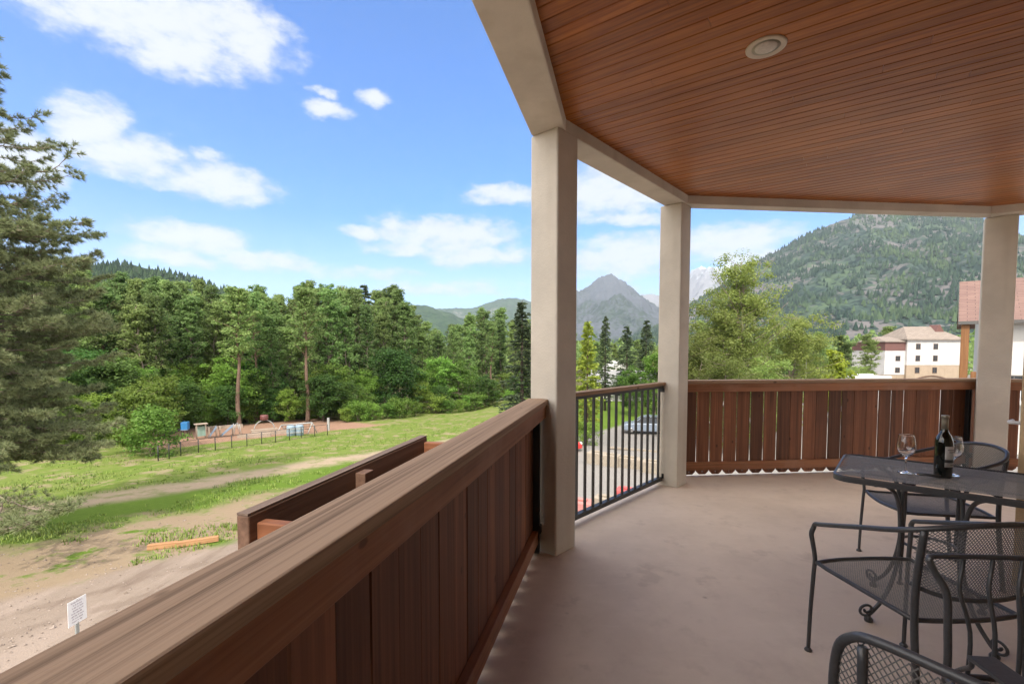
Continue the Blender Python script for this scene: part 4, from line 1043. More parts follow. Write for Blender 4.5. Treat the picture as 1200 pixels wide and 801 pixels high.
# right of the second column
M['leaf_olive'] = leaf_mat('olive green leaves', (.125, .185, .04), (.25, .315, .085), (.185, .245, .06))
PROTO['big'] = [broadleaf(s_, 16, 4.3, .12, 95, 26000, .165, M['leaf_olive'], M['bark'], 'tall', 3, .62, .72) for s_ in (81, 82)]
PROTO['mid'] = [broadleaf(s_, 10, 3.1, .08, 80, 20000, .15, M['leaf_olive'], M['bark'], 'round', 3, .6, .8) for s_ in (91, 92)]
plant_px('big', 'cottonwood_tree', 'big airy cottonwood right of the second column, rising above the wooded mountain', 'tree', 878, 42, 294, 1.05, rz=.6, variant=0)
for px, Y, top, kd, wd_, lab in ((838, 40, 346, 'fresh', 1., 'light green tree leaning against the left of the big airy cottonwood'), (812, 38, 388, 'fresh', 1.05, 'light green tree just right of the second column'),
        (922, 44, 362, 'fresh', 1.05, 'light green tree right of the big airy cottonwood'), (935, 50, 388, 'tall', 1.5, 'leafy tree behind the thin pale pole'), (852, 34, 412, 'fresh', 1.2, 'low leafy tree in front of the big airy cottonwood'),
        (895, 36, 418, 'bush', 1.3, 'low bush above the far railing, left of the thin pale pole'), (958, 55, 412, 'fresh', 1., 'small yellow flecked tree left of the bright cone shaped tree'),
        (980, 50, 408, 'yellow', 1.1, 'bright yellow green cone shaped tree above the far railing'), (962, 85, 386, 'tall', 1.5, 'dark leafy tree behind the bright cone shaped tree, to its left'),
        (990, 92, 390, 'tall', 1.6, 'dark leafy tree behind the bright cone shaped tree, to its right'), (1018, 96, 388, 'tall', 1.5, 'dark leafy tree just left of the white hotel'), (1040, 128, 380, 'tall', 1.6, 'dark leafy tree behind the brown band of the white hotel'),
        (1012, 78, 428, 'fresh', 1.3, 'low green tree behind the white camper roof'), (1000, 70, 428, 'bush', 1.6, 'low bush right of the bright cone shaped tree'), (1075, 150, 384, 'conifer', 1.4, 'dark conifer behind the ridge of the white hotel'), (1100, 150, 386, 'tall', 1.5, 'leafy tree behind the right end of the white hotel roof'),
        (825, 60, 372, 'tall', 1.2, 'leafy tree behind the light green ones right of the second column'), (905, 70, 392, 'tall', 1.4, 'leafy tree in the second row behind the big airy cottonwood')):
    plant_px('mid' if kd in ('fresh', 'bush') else kd, {'fresh': 'young_tree', 'tall': 'cottonwood_tree', 'bush': 'shrub', 'yellow': 'cone_tree', 'conifer': 'conifer_tree'}[kd], lab, 'shrub' if kd == 'bush' else 'tree', px, Y, top, wd_)
# far woods on the valley floor: read as one mass
rgm = random.Random(9); vs = []; fs = []
for i in range(1500):
    Y = rgm.uniform(150, 560); px = rgm.uniform(-150, 1400); X = (px - 595) / 555 * Y; h_ = rgm.uniform(9, 17); z = ground_z(X, Y); r = rgm.uniform(2.5, 4.5)
    for k in range(46):
        d = rand_unit(rgm); u = rgm.random(); rr = r * math.sin(math.pi * min(1, .2 + .78 * u))
        p = Vector((X + d.x * rr, Y + d.y * rr, z + 1 + (h_ - 1) * u)); nr = (d + Vector((0, 0, .8))).normalized(); ax = rand_unit(rgm); ax = (ax - nr * ax.dot(nr)).normalized()
        leaf(vs, fs, p, nr, ax, rgm.uniform(1.4, 2.4), rgm.uniform(1., 1.7))
tag(link('far_woods', mesh_of('far_woods', vs, fs, M['leaf_tall'])), kind='stuff')

# the big pine at the left edge, close by
def big_pine():
    rg = random.Random(5); X, Y = -20.4, 18.; zb = ground_z(X, Y); H = 14.3 - zb
    t_ = thing('pine_tree', 'big long needled pine filling the left edge, close to the gravel', 'tree', (X, Y, zb))
    tm = MB(); vs = []; fs = []
    P = smooth_path([(0, 0, -.3), (.1, 0, H * .3), (-.1, .05, H * .6), (0, 0, H * .85), (.05, 0, H)], 5)
    tm.tube(P, [.30 * (1 - .93 * i / (len(P) - 1)) for i in range(len(P))], 10)
    def tuft(p, d, n, L):
        for i in range(n):
            v = (d * 1.0 + rand_unit(rg) * .95).normalized(); s_ = v.orthogonal().normalized(); q = rg.random() * 6.28
            s_ = (Matrix.Rotation(q, 3, v) @ s_) * .0135; e = p + v * L * rg.uniform(.7, 1.15) + Vector((0, 0, -.015)); n0 = len(vs)
            vs.extend([p - s_ + v * .02, p + s_ + v * .02, e]); fs.append((n0, n0 + 1, n0 + 2))
    def branch(o_, a, L, rise, heavy):
        d = Vector((math.cos(a), math.sin(a), 0)); side = Vector((-d.y, d.x, 0))
        pts = [o_, o_ + d * L * .4 + Vector((0, 0, rise * .25 * L)), o_ + d * L * .75 + Vector((0, 0, rise * .55 * L)) + side * rg.uniform(-.1, .1) * L, o_ + d * L + Vector((0, 0, rise * L + .10 * L)) + side * rg.uniform(-.15, .15) * L]
        bp_ = smooth_path(pts, 4); r = .014 + .006 * L
        tm.tube(bp_, [r * (1 - .85 * i / (len(bp_) - 1)) for i in range(len(bp_))], 5)
        nt = int(7 + 7.0 * L * heavy)
        for i in range(nt):
            k = .22 + .78 * (i + rg.random()) / nt; f = k * (len(bp_) - 1); j = min(int(f), len(bp_) - 2); q = bp_[j].lerp(bp_[j + 1], f - j)
            sgn = rg.choice((-1, 1)); tl = (.18 + .42 * L * .35 * (1.15 - k)) * rg.uniform(.5, 1.3)
            td = (d * rg.uniform(.4, 1.) + side * sgn * rg.uniform(.3, 1.) + Vector((0, 0, rg.uniform(-.25, .45)))).normalized(); e = q + td * tl
            tm.tube([q, q.lerp(e, .5) + Vector((0, 0, -.02)), e], [.012, .009, .006], 4)
            up = (td + Vector((0, 0, .45))).normalized()
            tuft(e, up, 30, .235); tuft(q.lerp(e, .62), up, 20, .22)
            if tl > .45: tuft(q.lerp(e, .3), up, 12, .19)
        tuft(bp_[-1], (bp_[-1] - bp_[-3]).normalized(), 26, .23)
    ax_px = 595 + X / Y * 555
    env = [(15, 10), (60, 45), (95, 60), (150, 108), (200, 122), (270, 146), (330, 134), (390, 140), (450, 142), (520, 150), (560, 118), (600, 70)]
    z = H * .985; i = 0
    zlow = at_px(0, 545, Y)[1] - zb
    while z > zlow:
        ypx = 409 - (z + zb - 1.45) / Y * 555
        Lmax = lerp_prof(env, ypx) / 555 * Y
        for k in range(3 if ypx < 190 else 5):
            a = i * 2.4 + rg.uniform(-.4, .4); L = Lmax * rg.uniform(.50, 1.02); i += 1
            rise = .42 if ypx < 110 else (.2 if ypx < 250 else rg.uniform(-.12, .10) if ypx < 420 else rg.uniform(-.28, .0))
            branch(Vector((0, 0, z)), a, L * .93, rise * rg.uniform(.7, 1.2), 1.15 if ypx > 240 else .42)
        z -= .30 if ypx < 250 else .23
    # a few low boughs that reach out towards the gravel and the field
    for (tx, ty, tz) in ((-14.1, 14.2, -4.15), (-14.4, 14.3, -3.95), (-15.9, 19.4, -1.9)):
        e = Vector((tx - X, ty - Y, tz - zb)); a = math.atan2(e.y, e.x); L = math.hypot(e.x, e.y)
        branch(Vector((0, 0, e.z + .35)), a, L, -.09, .8)
    link('trunk', tm.mesh('trunk', M['bark'], True), t_); link('crown', mesh_of('crown', vs, fs, M['pine']), t_)
big_pine()
# ------------------------------------------------------------------ buildings
def window_part(parent, x, z, w_, h_, y, frame_m, pane_m, bars=True, name='window'):
    """window in a wall that faces local -y at y; frame stands proud, pane set in it"""
    f = MB(); e = .10
    f.box(x - w_ / 2 - e, x + w_ / 2 + e, y - .06, y + .05, z + h_ / 2, z + h_ / 2 + e); f.box(x - w_ / 2 - e, x + w_ / 2 + e, y - .09, y + .05, z - h_ / 2 - e, z - h_ / 2)
    f.box(x - w_ / 2 - e, x - w_ / 2, y - .06, y + .05, z - h_ / 2 + .001, z + h_ / 2 - .001); f.box(x + w_ / 2, x + w_ / 2 + e, y - .06, y + .05, z - h_ / 2 + .001, z + h_ / 2 - .001)
    if bars: f.box(x - .03, x + .03, y - .05, y + .05, z - h_ / 2 + .001, z + h_ / 2 - .001)
    o = f.build(name, frame_m, parent)
    MB().box(x - w_ / 2 + .001, x + w_ / 2 - .001, y - .025, y + .04, z - h_ / 2 + .002, z + h_ / 2 - .002).build('pane', pane_m, o)
    return o
m, t, b = mat('dark window glass'); b.inputs['Base Color'].default_value = (.03, .035, .04, 1); b.inputs['Roughness'].default_value = .08; M['pane'] = m
M['brown_trim'] = plain('dark brown timber trim', (.10, .055, .035), .7, 0, .15, 4)
M['maroon'] = plain('maroon cladding', (.13, .06, .05), .8, 0, .15, 3)
def shingles(name, a, b_, w_=.9):
    m, t, b = mat(name); tc = t.n('ShaderNodeTexCoord').outputs['Object']
    br = t.n('ShaderNodeTexBrick'); t.put(br, 'Vector', tc); br.inputs['Scale'].default_value = 1.; br.inputs['Brick Width'].default_value = w_; br.inputs['Row Height'].default_value = .28; br.inputs['Mortar Size'].default_value = .02
    br.inputs['Color1'].default_value = c4(a); br.inputs['Color2'].default_value = c4(b_); br.inputs['Mortar'].default_value = c4(tuple(x * .5 for x in a))
    c = t.mix(t.step(t.noise(tc, 1.4, 4, .6), .4, .7, 0, .35), br.outputs[0], tuple(x * .75 for x in a)); t.l(c, b.inputs['Base Color']); b.inputs['Roughness'].default_value = .9
    return m
M['shingle_tan'] = shingles('weathered tan shingles', (.20, .165, .135), (.26, .215, .18))
M['shingle_red'] = shingles('faded red shingles', (.165, .098, .082), (.21, .128, .104))
M['orange_wood'] = wood('orange stained timber', (.15, .066, .024), (.27, .13, .052), 'z', .6, .8, .2)
M['siding'] = plain('white painted siding', (.50, .49, .465), .7, 0, .05, 3)

ht = thing('hotel_building', 'white four storey hotel with tan hipped roof beyond the far railing', 'building', (95, 119, 0))
def bx(name, m_, *a, bevel=0, parent=ht): return MB().box(*a).build(name, m_, parent, bevel=bevel)
bx('upper_wall', M['white_wall'], 5.3, 18.6, 0, 14, -2.55, 3.7)
bx('lower_wall', M['beige_wall'], 5.35, 18.55, .05, 13.9, -9, -2.5501)
bx('wing_wall', M['white_wall'], .2, 5.299, .6, 12, -5.0, 1.1)
bx('wing_lower_wall', M['beige_wall'], .0, 5.299, .7, 12, -9, -5.001)
bx('wing_band', M['maroon'], .1, 5.299, .5, 12, 1.101, 3.2)
def hip(x0, x1, y0, y1, z0, z1, ov, ins, m_, name='roof'):
    mb = MB(); x0 -= ov; x1 += ov; y0 -= ov; y1 += ov; ym = (y0 + y1) / 2; d = (y1 - y0) / 2
    mb.add([(x0, y0, z0), (x1, y0, z0), (x1, y1, z0), (x0, y1, z0), (x0, y0, z0 + .25), (x1, y0, z0 + .25), (x1, y1, z0 + .25), (x0, y1, z0 + .25), (x0 + ins, ym, z1), (x1 - ins, ym, z1)],
           [(3, 2, 1, 0), (0, 1, 5, 4), (1, 2, 6, 5), (2, 3, 7, 6), (3, 0, 4, 7), (4, 5, 9, 8), (5, 6, 9), (6, 7, 8, 9), (7, 4, 8)])
    return mb.build(name, m_, ht)
hip(5.3, 18.6, 0, 10, 3.701, 7.3, .6, 3.6, M['shingle_tan'])
hip(.2, 5.25, .6, 9, 3.201, 4.7, .5, 1.5, M['shingle_tan'])
for x in (8.0, 12.4):
    for z in (2.1, -.85, -3.85): window_part(ht, x, z, .95, 1.25, 0 if z > -2.5 else .05, M['brown_trim'], M['pane'])
for z in (-.9, -3.85): window_part(ht, 3.5, z, 1., 1.1, .6, M['brown_trim'], M['pane'])
# arched band low on the facade
ar = MB(); pts = [(7.2 + 9 * i / 16, -.02, -6.3 + 1.0 * math.sin(math.pi * i / 16)) for i in range(17)]; ar.tube(pts, .16, 6); ar.build('arch_band', M['brown_trim'], ht)
# dormer on the roof's right side
dm = MB(); dm.add([(14.2, 2.6, 5.4), (17.0, 2.6, 5.4), (15.6, 2.6, 7.7), (14.2, 5.5, 5.4), (17.0, 5.5, 5.4), (15.6, 5.5, 7.7)], [(0, 1, 2), (3, 5, 4), (0, 2, 5, 3), (1, 4, 5, 2), (0, 3, 4, 1)]); dm.build('dormer', M['maroon'], ht)

# the neighbouring house with the red roof
nb = thing('neighbour_house', 'white house with faded red roof and orange timber balcony post at right', 'house', (33.2, 35, 0), R(-43))
ez, rz_, run = 3.47, 7.05, 6.66
rfm = MB(); th = .16
rfm.add([(0, 0, ez), (16, 0, ez), (16, run, rz_), (0, run, rz_), (0, 2 * run, ez), (16, 2 * run, ez), (0, 0, ez - th), (16, 0, ez - th), (16, run, rz_ - th), (0, run, rz_ - th), (0, 2 * run, ez - th), (16, 2 * run, ez - th)],
        [(0, 1, 2, 3), (3, 2, 5, 4), (7, 6, 9, 8), (8, 9, 10, 11), (0, 6, 7, 1), (5, 11, 10, 4), (6, 0, 3, 9), (9, 3, 4, 10), (1, 7, 8, 2), (2, 8, 11, 5)])
rfm.build('roof', M['shingle_red'], nb)
MB().add([(-.03, -.02, ez - .34), (-.03, run, rz_ - .34), (-.03, run, rz_ + .03), (-.03, -.02, ez + .03), (.0, -.02, ez - .34), (.0, run, rz_ - .34), (.0, run, rz_ + .03), (.0, -.02, ez + .03)], [(0, 3, 2, 1), (4, 5, 6, 7), (0, 1, 5, 4), (1, 2, 6, 5), (2, 3, 7, 6), (3, 0, 4, 7)]).build('barge_board', M['roof_dark'], nb)
MB().box(-.04, 16, -.10, -.003, ez - .22, ez + .02).build('gutter', M['roof_dark'], nb)
wl = MB(); wl.add([(1.2, .9, -9), (15, .9, -9), (15, 12.4, -9), (1.2, 12.4, -9), (1.2, .9, ez + .3), (15, .9, ez + .3), (15, 12.4, ez + .3), (1.2, 12.4, ez + .3), (1.2, run, rz_ - .25), (15, run, rz_ - .25)],
                  [(0, 1, 5, 4), (1, 2, 6, 9, 5), (2, 3, 7, 6), (3, 0, 4, 8, 7), (4, 5, 9, 8), (6, 7, 8, 9), (3, 2, 1, 0)])
wl.build('wall', M['siding'], nb)
MB().box(.15, .60, .15, .65, -9, ez - .02).build('timber_post', M['orange_wood'], nb, bevel=.02)
MB().box(.76, 1.19, .45, .62, -9, -.2).build('timber_screen', M['orange_wood'], nb, bevel=.02)
bl = MB(); bl.box(.8, 14, -.25, .62, -2.4, -2.2); bl.build('balcony_floor', M['siding'], nb)
rl_ = MB()
for i in range(60): rl_.box(.85 + i * .16, .88 + i * .16, -.22, -.19, -2.199, -.9)
rl_.box(.8, 10.5, -.24, -.17, -.9, -.83); rl_.build('balcony_railing', M['white_plastic'], nb)
for i, (z0, z1) in enumerate(((1.0, 1.05), (-.35, -.25), (-.9, -.82))): MB().box(4, 15, .84, .899, z0, z1).build('siding_band', M['brown_trim'] if i == 0 else M['roof_dark'], nb)
window_part(nb, 6.6, 0.25, 1.6, .9, .9, M['siding'], M['pane']); window_part(nb, 6.6, -1.6, 1.6, 1.0, .9, M['siding'], M['pane']); window_part(nb, 3.0, -1.3, 1.1, 1.6, .9, M['roof_dark'], M['pane'])
ch = MB().box(1.15, 1.6, -.2, .35, -2.195, -1.35).build('planter_tub', M['roof_dark'], nb, bevel=.03)

# low white house between the columns, behind the field
X, Z = at_px(690, 470, 76)
hs = thing('white_house', 'low white house with grey roof behind the green field', 'house', (X, 76, ground_z(X, 76) - .2), R(-6))
MB().box(0, 13.5, 0, 7, 0, 2.9).build('wall', M['white_wall'], hs)
MB().add([(-.5, -.6, 2.85), (14, -.6, 2.85), (14, 3.5, 5.0), (-.5, 3.5, 5.0), (-.5, 7.6, 2.85), (14, 7.6, 2.85), (-.5, -.6, 2.7), (14, -.6, 2.7), (14, 7.6, 2.7), (-.5, 7.6, 2.7)],
         [(0, 1, 2, 3), (3, 2, 5, 4), (9, 8, 7, 6), (6, 7, 1, 0), (4, 5, 8, 9), (0, 3, 4, 9, 6), (1, 7, 8, 5, 2)]).build('roof', plain('grey roofing', (.22, .22, .22), .7, 0, .1, 2), hs)
for x in (2, 5, 8.4, 11.4): window_part(hs, x, 1.6, 1.0, 1.0, 0, M['siding'], M['pane'])
# white barn higher up that shows between the conifers
X, Z = at_px(727, 440, 92)
br_ = thing('white_barn', 'white gabled barn showing between the conifers', 'barn', (X - 1.6, 92, ground_z(X, 92) - .2), R(8)); br_.scale = (.72, .72, .9)
MB().add([(0, 0, 0), (4.6, 0, 0), (4.6, 8, 0), (0, 8, 0), (0, 0, 5.2), (4.6, 0, 5.2), (4.6, 8, 5.2), (0, 8, 5.2), (2.3, 0, 7.0), (2.3, 8, 7.0)], [(0, 1, 5, 8, 4), (1, 2, 6, 5), (2, 3, 7, 9, 6), (3, 0, 4, 7), (4, 8, 9, 7), (5, 6, 9, 8), (3, 2, 1, 0)]).build('wall', M['white_wall'], br_)
MB().add([(-.3, -.3, 5.0), (2.3, -.3, 7.05), (4.9, -.3, 5.0), (-.3, 8.3, 5.0), (2.3, 8.3, 7.05), (4.9, 8.3, 5.0), (-.3, -.3, 5.2), (2.3, -.3, 7.25), (4.9, -.3, 5.2), (-.3, 8.3, 5.2), (2.3, 8.3, 7.25), (4.9, 8.3, 5.2)],
         [(6, 7, 10, 9), (7, 8, 11, 10), (0, 3, 4, 1), (1, 4, 5, 2), (0, 1, 7, 6), (1, 2, 8, 7), (3, 9, 10, 4), (4, 10, 11, 5), (0, 6, 9, 3), (2, 5, 11, 8)]).build('roof', M['siding'], br_)
MB().box(1.6, 3.0, -.05, .02, .0, 2.6).build('door', M['roof_dark'], br_)

# ------------------------------------------------------------------ vehicles
def paint(name, c): 
    m, t, b = mat(name); b.inputs['Base Color'].default_value = c4(c); b.inputs['Roughness'].default_value = .3; b.inputs['Coat Weight'].default_value = .6; return m
M['tyre'] = plain('black tyre rubber', (.02, .02, .02), .85, 0, .1)
def car(name, label, x, y, rz, body_m, wagon=True):
    t_ = thing(name, label, 'car', (x, y, ground_z(x, y) + .03), rz)
    # side outline of the lower body and of the cabin, lofted across the width
    low = [(-2.2, .35), (-2.25, .62), (-2.15, .92), (-1.2, .98), (1.0, .97), (1.9, .86), (2.2, .68), (2.22, .36), (1.75, .28), (-1.75, .28)]
    mb = MB(); secs = [(-.86, .94, .06), (-.80, 1., 0), (.80, 1., 0), (.86, .94, .06)]
    vs = [(px * sx, yy, pz if pz < .5 else pz - dz) for yy, sx, dz in secs for px, pz in low]; n = len(low); fs = []
    for i in range(3):
        for k in range(n): fs.append((i * n + k, i * n + (k + 1) % n, (i + 1) * n + (k + 1) % n, (i + 1) * n + k))
    fs += [tuple(range(n - 1, -1, -1)), tuple(range(3 * n, 4 * n))]; mb.add(vs, fs); mb.build('body', body_m, t_, bevel=.03)
    cab = [(-2.05 if wagon else -1.6, .955), (-1.75 if wagon else -1.0, 1.50), (-.2, 1.56), (.45, 1.48), (1.15, .955)]
    vs = []; n = len(cab)
    for yy0, yy1 in ((-.76, -.62), (.76, .62)): vs += [(px, yy0 if pz < 1.2 else yy1, pz) for px, pz in cab]
    fs = [(k, k + 1, n + k + 1, n + k) for k in range(n - 1)] + [tuple(range(n - 1, -1, -1)), tuple(range(n, 2 * n)), (n - 1, 0, n, 2 * n - 1)]
    MB().add(vs, fs).build('glasshouse', M['pane'], t_, bevel=.02)
    r_ = [(p[0] * .97, p[1]) for p in cab[1:4]]
    MB().add([(px, yy, pz + dz) for yy in (-.6, .6) for dz in (.006, .045) for px, pz in r_], [(0, 1, 4, 3), (1, 2, 5, 4), (6, 9, 10, 7), (7, 10, 11, 8), (3, 4, 10, 9), (4, 5, 11, 10), (0, 6, 7, 1), (1, 7, 8, 2), (0, 3, 9, 6), (2, 8, 11, 5)]).build('roof', body_m, t_)
    pl = MB()
    for xa, za, xb, zb in ((cab[0][0], .96, cab[1][0], 1.5), (-.55, .96, -.45, 1.54), (1.15, .96, .45, 1.48)):
        for s_ in (-1, 1): pl.tube([(xa, s_ * .765, za), (xb, s_ * .625, zb)], .035, 6)
    pl.build('pillars', body_m, t_)
    for wx in (-1.35, 1.38):
        for s_ in (-1, 1):
            Mw = Matrix.Translation((wx, s_ * .74, .32)) @ Matrix.Rotation(R(-90 * s_), 4, 'X')
            wh = MB().lathe([(.0001, -.1), (.25, -.1), (.32, -.06), (.32, .08), (.26, .12), (.2, .115)], 20, (0, 0, 0), Mw).build('wheel', M['tyre'], t_, True)
            MB().lathe([(.0001, .10), (.19, .105), (.2, .118), (.16, .122)], 16, (0, 0, 0), Mw).build('rim', M['steel'], wh, True)
    for s_ in (-1, 1):
        MB().box(2.08, 2.2, s_ * .68 - .14, s_ * .68 + .14, .64, .78).build('headlight', M['white_plastic'], t_, bevel=.02)
        MB().box(-2.22, -2.1, s_ * .68 - .12, s_ * .68 + .12, .68, .88).build('tail_light', M['red_lamp'], t_, bevel=.02)
    return t_
M['red_lamp'] = plain('red lamp plastic', (.4, .02, .02), .3, 0, .05)
X, Z = at_px(758, 505, 43); car('parked_car', 'silver blue car parked on the lot by the second column', X, 43, R(165), paint('silver blue paint', (.20, .24, .30)))
X, Z = at_px(645, 524, 35); car('parked_car', 'red car mostly hidden behind the nearest column', X, 35, R(10), paint('red paint', (.45, .03, .025)))
X, Z = at_px(1016, 440, 56)
tk = thing('camper_van', 'white camper van whose roof shows above the far railing', 'van', (X, 56, ground_z(X, 56)), R(4))
MB().box(-2.6, 2.2, -1.1, 1.1, .75, Z - ground_z(X, 56)).build('body', M['siding'], tk, bevel=.12)
MB().add([(2.201, -1., .6), (3.9, -1., .6), (3.9, 1., .6), (2.201, 1., .6), (2.201, -1., 2.6), (3.0, -.95, 2.6), (3.0, .95, 2.6), (2.201, 1., 2.6), (3.9, -1, 1.45), (3.9, 1, 1.45)], [(0, 1, 8, 5, 4), (3, 7, 6, 9, 2), (1, 2, 9, 8), (8, 9, 6, 5), (4, 5, 6, 7), (0, 3, 2, 1), (0, 4, 7, 3)]).build('cab', M['siding'], tk, bevel=.06)
for x in (-1.5, 2.9):
    for s_ in (-1, 1): MB().lathe([(.0001, -.12), (.34, -.12), (.40, -.08), (.40, .1), (.3, .12), (.0001, .11)], 18, (0, 0, 0), Matrix.Translation((x, s_ * .95, .40)) @ Matrix.Rotation(R(90), 4, 'X')).build('wheel', M['tyre'], tk, True)
MB().box(-1.2, .4, -.5, .3, Z - ground_z(X, 56) + .001, Z - ground_z(X, 56) + .22).build('roof_unit', M['white_plastic'], tk, bevel=.05)

# ------------------------------------------------------------------ lot: concrete blocks, sign, timbers, pole
def concrete(name, a): return plain(name, a, .9, 0, .18, 5, .4)
M['conc'] = concrete('beige concrete', (.27, .23, .18)); M['conc_red'] = plain('faded red painted concrete', (.42, .085, .08), .8, 0, .22, 4, .4); M['conc_pink'] = plain('chalky pink painted concrete', (.40, .17, .15), .85, 0, .2, 4, .4)
def block(px, ypx, Y, w_, d_, h_, rz, m_, label, grp):
    X, Z = at_px(px, ypx, Y); z = ground_z(X, Y)
    t_ = thing('concrete_block', label, 'concrete block', (X, Y, z), R(rz), grp); c_ = .05
    MB().add([(sx * (w_ / 2 - (0 if k else 0)), sy * d_ / 2, zz) for zz in (-.06, h_) for sx, sy in ((-1, -1), (1, -1), (1, 1), (-1, 1)) for k in (0,)], [(3, 2, 1, 0), (4, 5, 6, 7), (0, 1, 5, 4), (1, 2, 6, 5), (2, 3, 7, 6), (3, 0, 4, 7)]).build('block', m_, t_, bevel=.05)
    kn = MB(); kn.box(-w_ * .28, w_ * .28, -d_ * .16, d_ * .16, h_ + .001, h_ + .09); kn.build('lifting_key', m_, t_, bevel=.03)
block(734, 597, 21.6, .95, .75, .80, -30, M['conc_red'], 'red painted concrete block behind the middle balusters', 'painted blocks')
block(681, 610, 20.2, .95, .75, .75, -20, M['conc_pink'], 'chalky pink concrete block next to the nearest column', 'painted blocks')
block(708, 600, 20.8, .85, .7, .72, -25, M['conc'], 'beige concrete block between the red and the pink block', 'beige blocks')
block(699, 545, 30.5, 1.1, .75, .75, -32, M['conc'], 'beige concrete block at the left end of the row across the lot', 'beige blocks')
block(716, 547, 29.8, 1.1, .75, .72, -32, M['conc'], 'second beige concrete block in the row across the lot', 'beige blocks')
block(738, 549, 29.4, 1.5, .75, .62, -32, M['conc'], 'long low beige concrete block in the middle of the row across the lot', 'beige blocks')
block(766, 559, 28.0, 1.4, .75, .68, -32, M['conc'], 'beige concrete block at the right end of the row, near the second column', 'beige blocks')
# white painted line and kerb in the lot
ln = MB(); ln.prism([(7.5, 35.2), (12.6, 33.0), (12.7, 33.2), (7.6, 35.4)], ground_z(10, 34) + .05, ground_z(10, 34) + .17); tag(ln.build('kerb', M['conc']), kind='structure')

def sign():
    X, Z = at_px(90.5, 715, 8.7); z0 = ground_z(X, 8.7)
    t_ = thing('notice_sign', 'white notice sign with faint lines of lettering on a grey post', 'sign', (X, 8.7, z0), R(86))
    MB().box(-.03, .03, .004, .035, -.2, Z - z0 + .2).build('post', plain('galvanised post', (.32, .34, .33), .5, .4, .1), t_)
    zc = Z - z0; pn = MB().box(-.18, .18, -.004, .0035, zc - .235, zc + .235).build('panel', M['white_plastic'], t_, bevel=.002)
    rg = random.Random(3); mb = MB(); z = zc + .185
    for row in range(8):
        x = -.13 + rg.uniform(0, .05); xe = .13 - rg.uniform(0, .06)
        while x < xe:
            wl_ = rg.uniform(.02, .055); k = x
            while k < min(x + wl_, xe): mb.box(k, k + .006, -.006, -.0045, z - .013, z + rg.choice((.006, .013))); mb.box(k, k + .011, -.006, -.0045, z + rg.choice((-.013, -.002)), z + rg.choice((.0, .002)) + .003); k += .0145
            x += wl_ + .016
        z -= .051
    mb.build('lettering', plain('faded mauve lettering', (.38, .33, .38), .7), pn)
    bt_ = MB()
    for zz in (-.215, .215): bt_.lathe([(.008, 0), (.008, .004), (.0001, .006)], 10, (0, 0, 0), Matrix.Translation((0, -.0045, zc + zz)) @ Matrix.Rotation(R(90), 4, 'X'))
    bt_.build('bolts', M['steel'], t_, True)
sign()
def timber(x0, y0, x1, y1, Y0, Y1, s_, label, sec=.19):
    A = Vector(at_px(x0, y0, Y0)); B = Vector(at_px(x1, y1, Y1)); a = Vector((A.x, Y0)); b_ = Vector((B.x, Y1)); L = (b_ - a).length
    t_ = MB().box(0, L, -sec / 2, sec / 2, 0, sec).build('timber_beam', M['log'], None, bevel=.012)
    t_.location = (a.x, a.y, ground_z(a.x, a.y) + .02 + s_); t_.rotation_euler = (0, -math.atan2(ground_z(b_.x, b_.y) - ground_z(a.x, a.y), L), math.atan2(b_.y - a.y, b_.x - a.x))
    tag(t_, label, 'timber', 'orange timbers on the gravel')
timber(173, 643, 208, 636, 17.0, 17.35, 0, 'shorter orange timber lying at the gravel edge, nearer end')
timber(206, 638, 256, 627, 17.2, 17.9, .02, 'longer orange timber lying at the gravel edge, farther end')
X, Z = at_px(945, 419, 44)
lp = thing('light_pole', 'thin pale pole standing above the far railing', 'pole', (X, 44, ground_z(X, 44)))
MB().tube([(0, 0, -.1), (0, 0, Z - ground_z(X, 44))], [.06, .035], 8).build('shaft', M['siding'], lp, True)
MB().box(-.10, .10, -.22, .08, Z - ground_z(X, 44), Z - ground_z(X, 44) + .08).build('lamp_head', M['siding'], lp, bevel=.02)

# ------------------------------------------------------------------ playground
def pg_at(px, ypx, Y): X, Z = at_px(px, ypx, Y); return X, Y, ground_z(X, Y)
fx = [(181, 541), (194, 538.5), (208, 535), (229, 531.5), (249, 528.5), (268.6, 526), (286.6, 523.6), (304, 521), (320.5, 519), (337, 516.5), (351, 514), (367, 512), (382, 510)]
fpts = []
for px, yy in fx:
    kx = (yy - 409) / 555; Y = 6.5 / (kx - .05) if True else 0; fpts.append(((px - 595) / 555 * Y, Y))
fc = thing('playground_fence', 'low black chain link fence with posts round the playground', 'fence', (fpts[0][0], fpts[0][1], ground_z(*fpts[0])))
o0 = Vector((fpts[0][0], fpts[0][1], ground_z(*fpts[0])))
loc_ = [Vector((x, y, ground_z(x, y))) - o0 for x, y in fpts]
for p in loc_: MB().tube([p + Vector((0, 0, -.1)), p + Vector((0, 0, 1.12))], .04, 6).build('post', M['black'], fc, True)
mb = MB(); mb.tube([p + Vector((0, 0, 1.1)) for p in loc_], .022, 5); mb.tube([p + Vector((0, 0, .06)) for p in loc_], .012, 4); mb.build('top_rail', M['black'], fc)
mb = MB()
for a, b_ in zip(loc_, loc_[1:]):
    L = (b_ - a).length; n = int(L / .16)
    for i in range(n):
        for sgn in (1, -1):
            p = a.lerp(b_, i / n); q = a.lerp(b_, min(1, max(0, (i + sgn * 5) / n)))
            mb.tube([p + Vector((0, 0, .07)), q + Vector((0, 0, 1.08))], .003, 3)
mb.build('wire_mesh', M['black'], fc)
M['play_pale'] = plain('worn pale paint', (.33, .33, .32), .6, 0, .12)
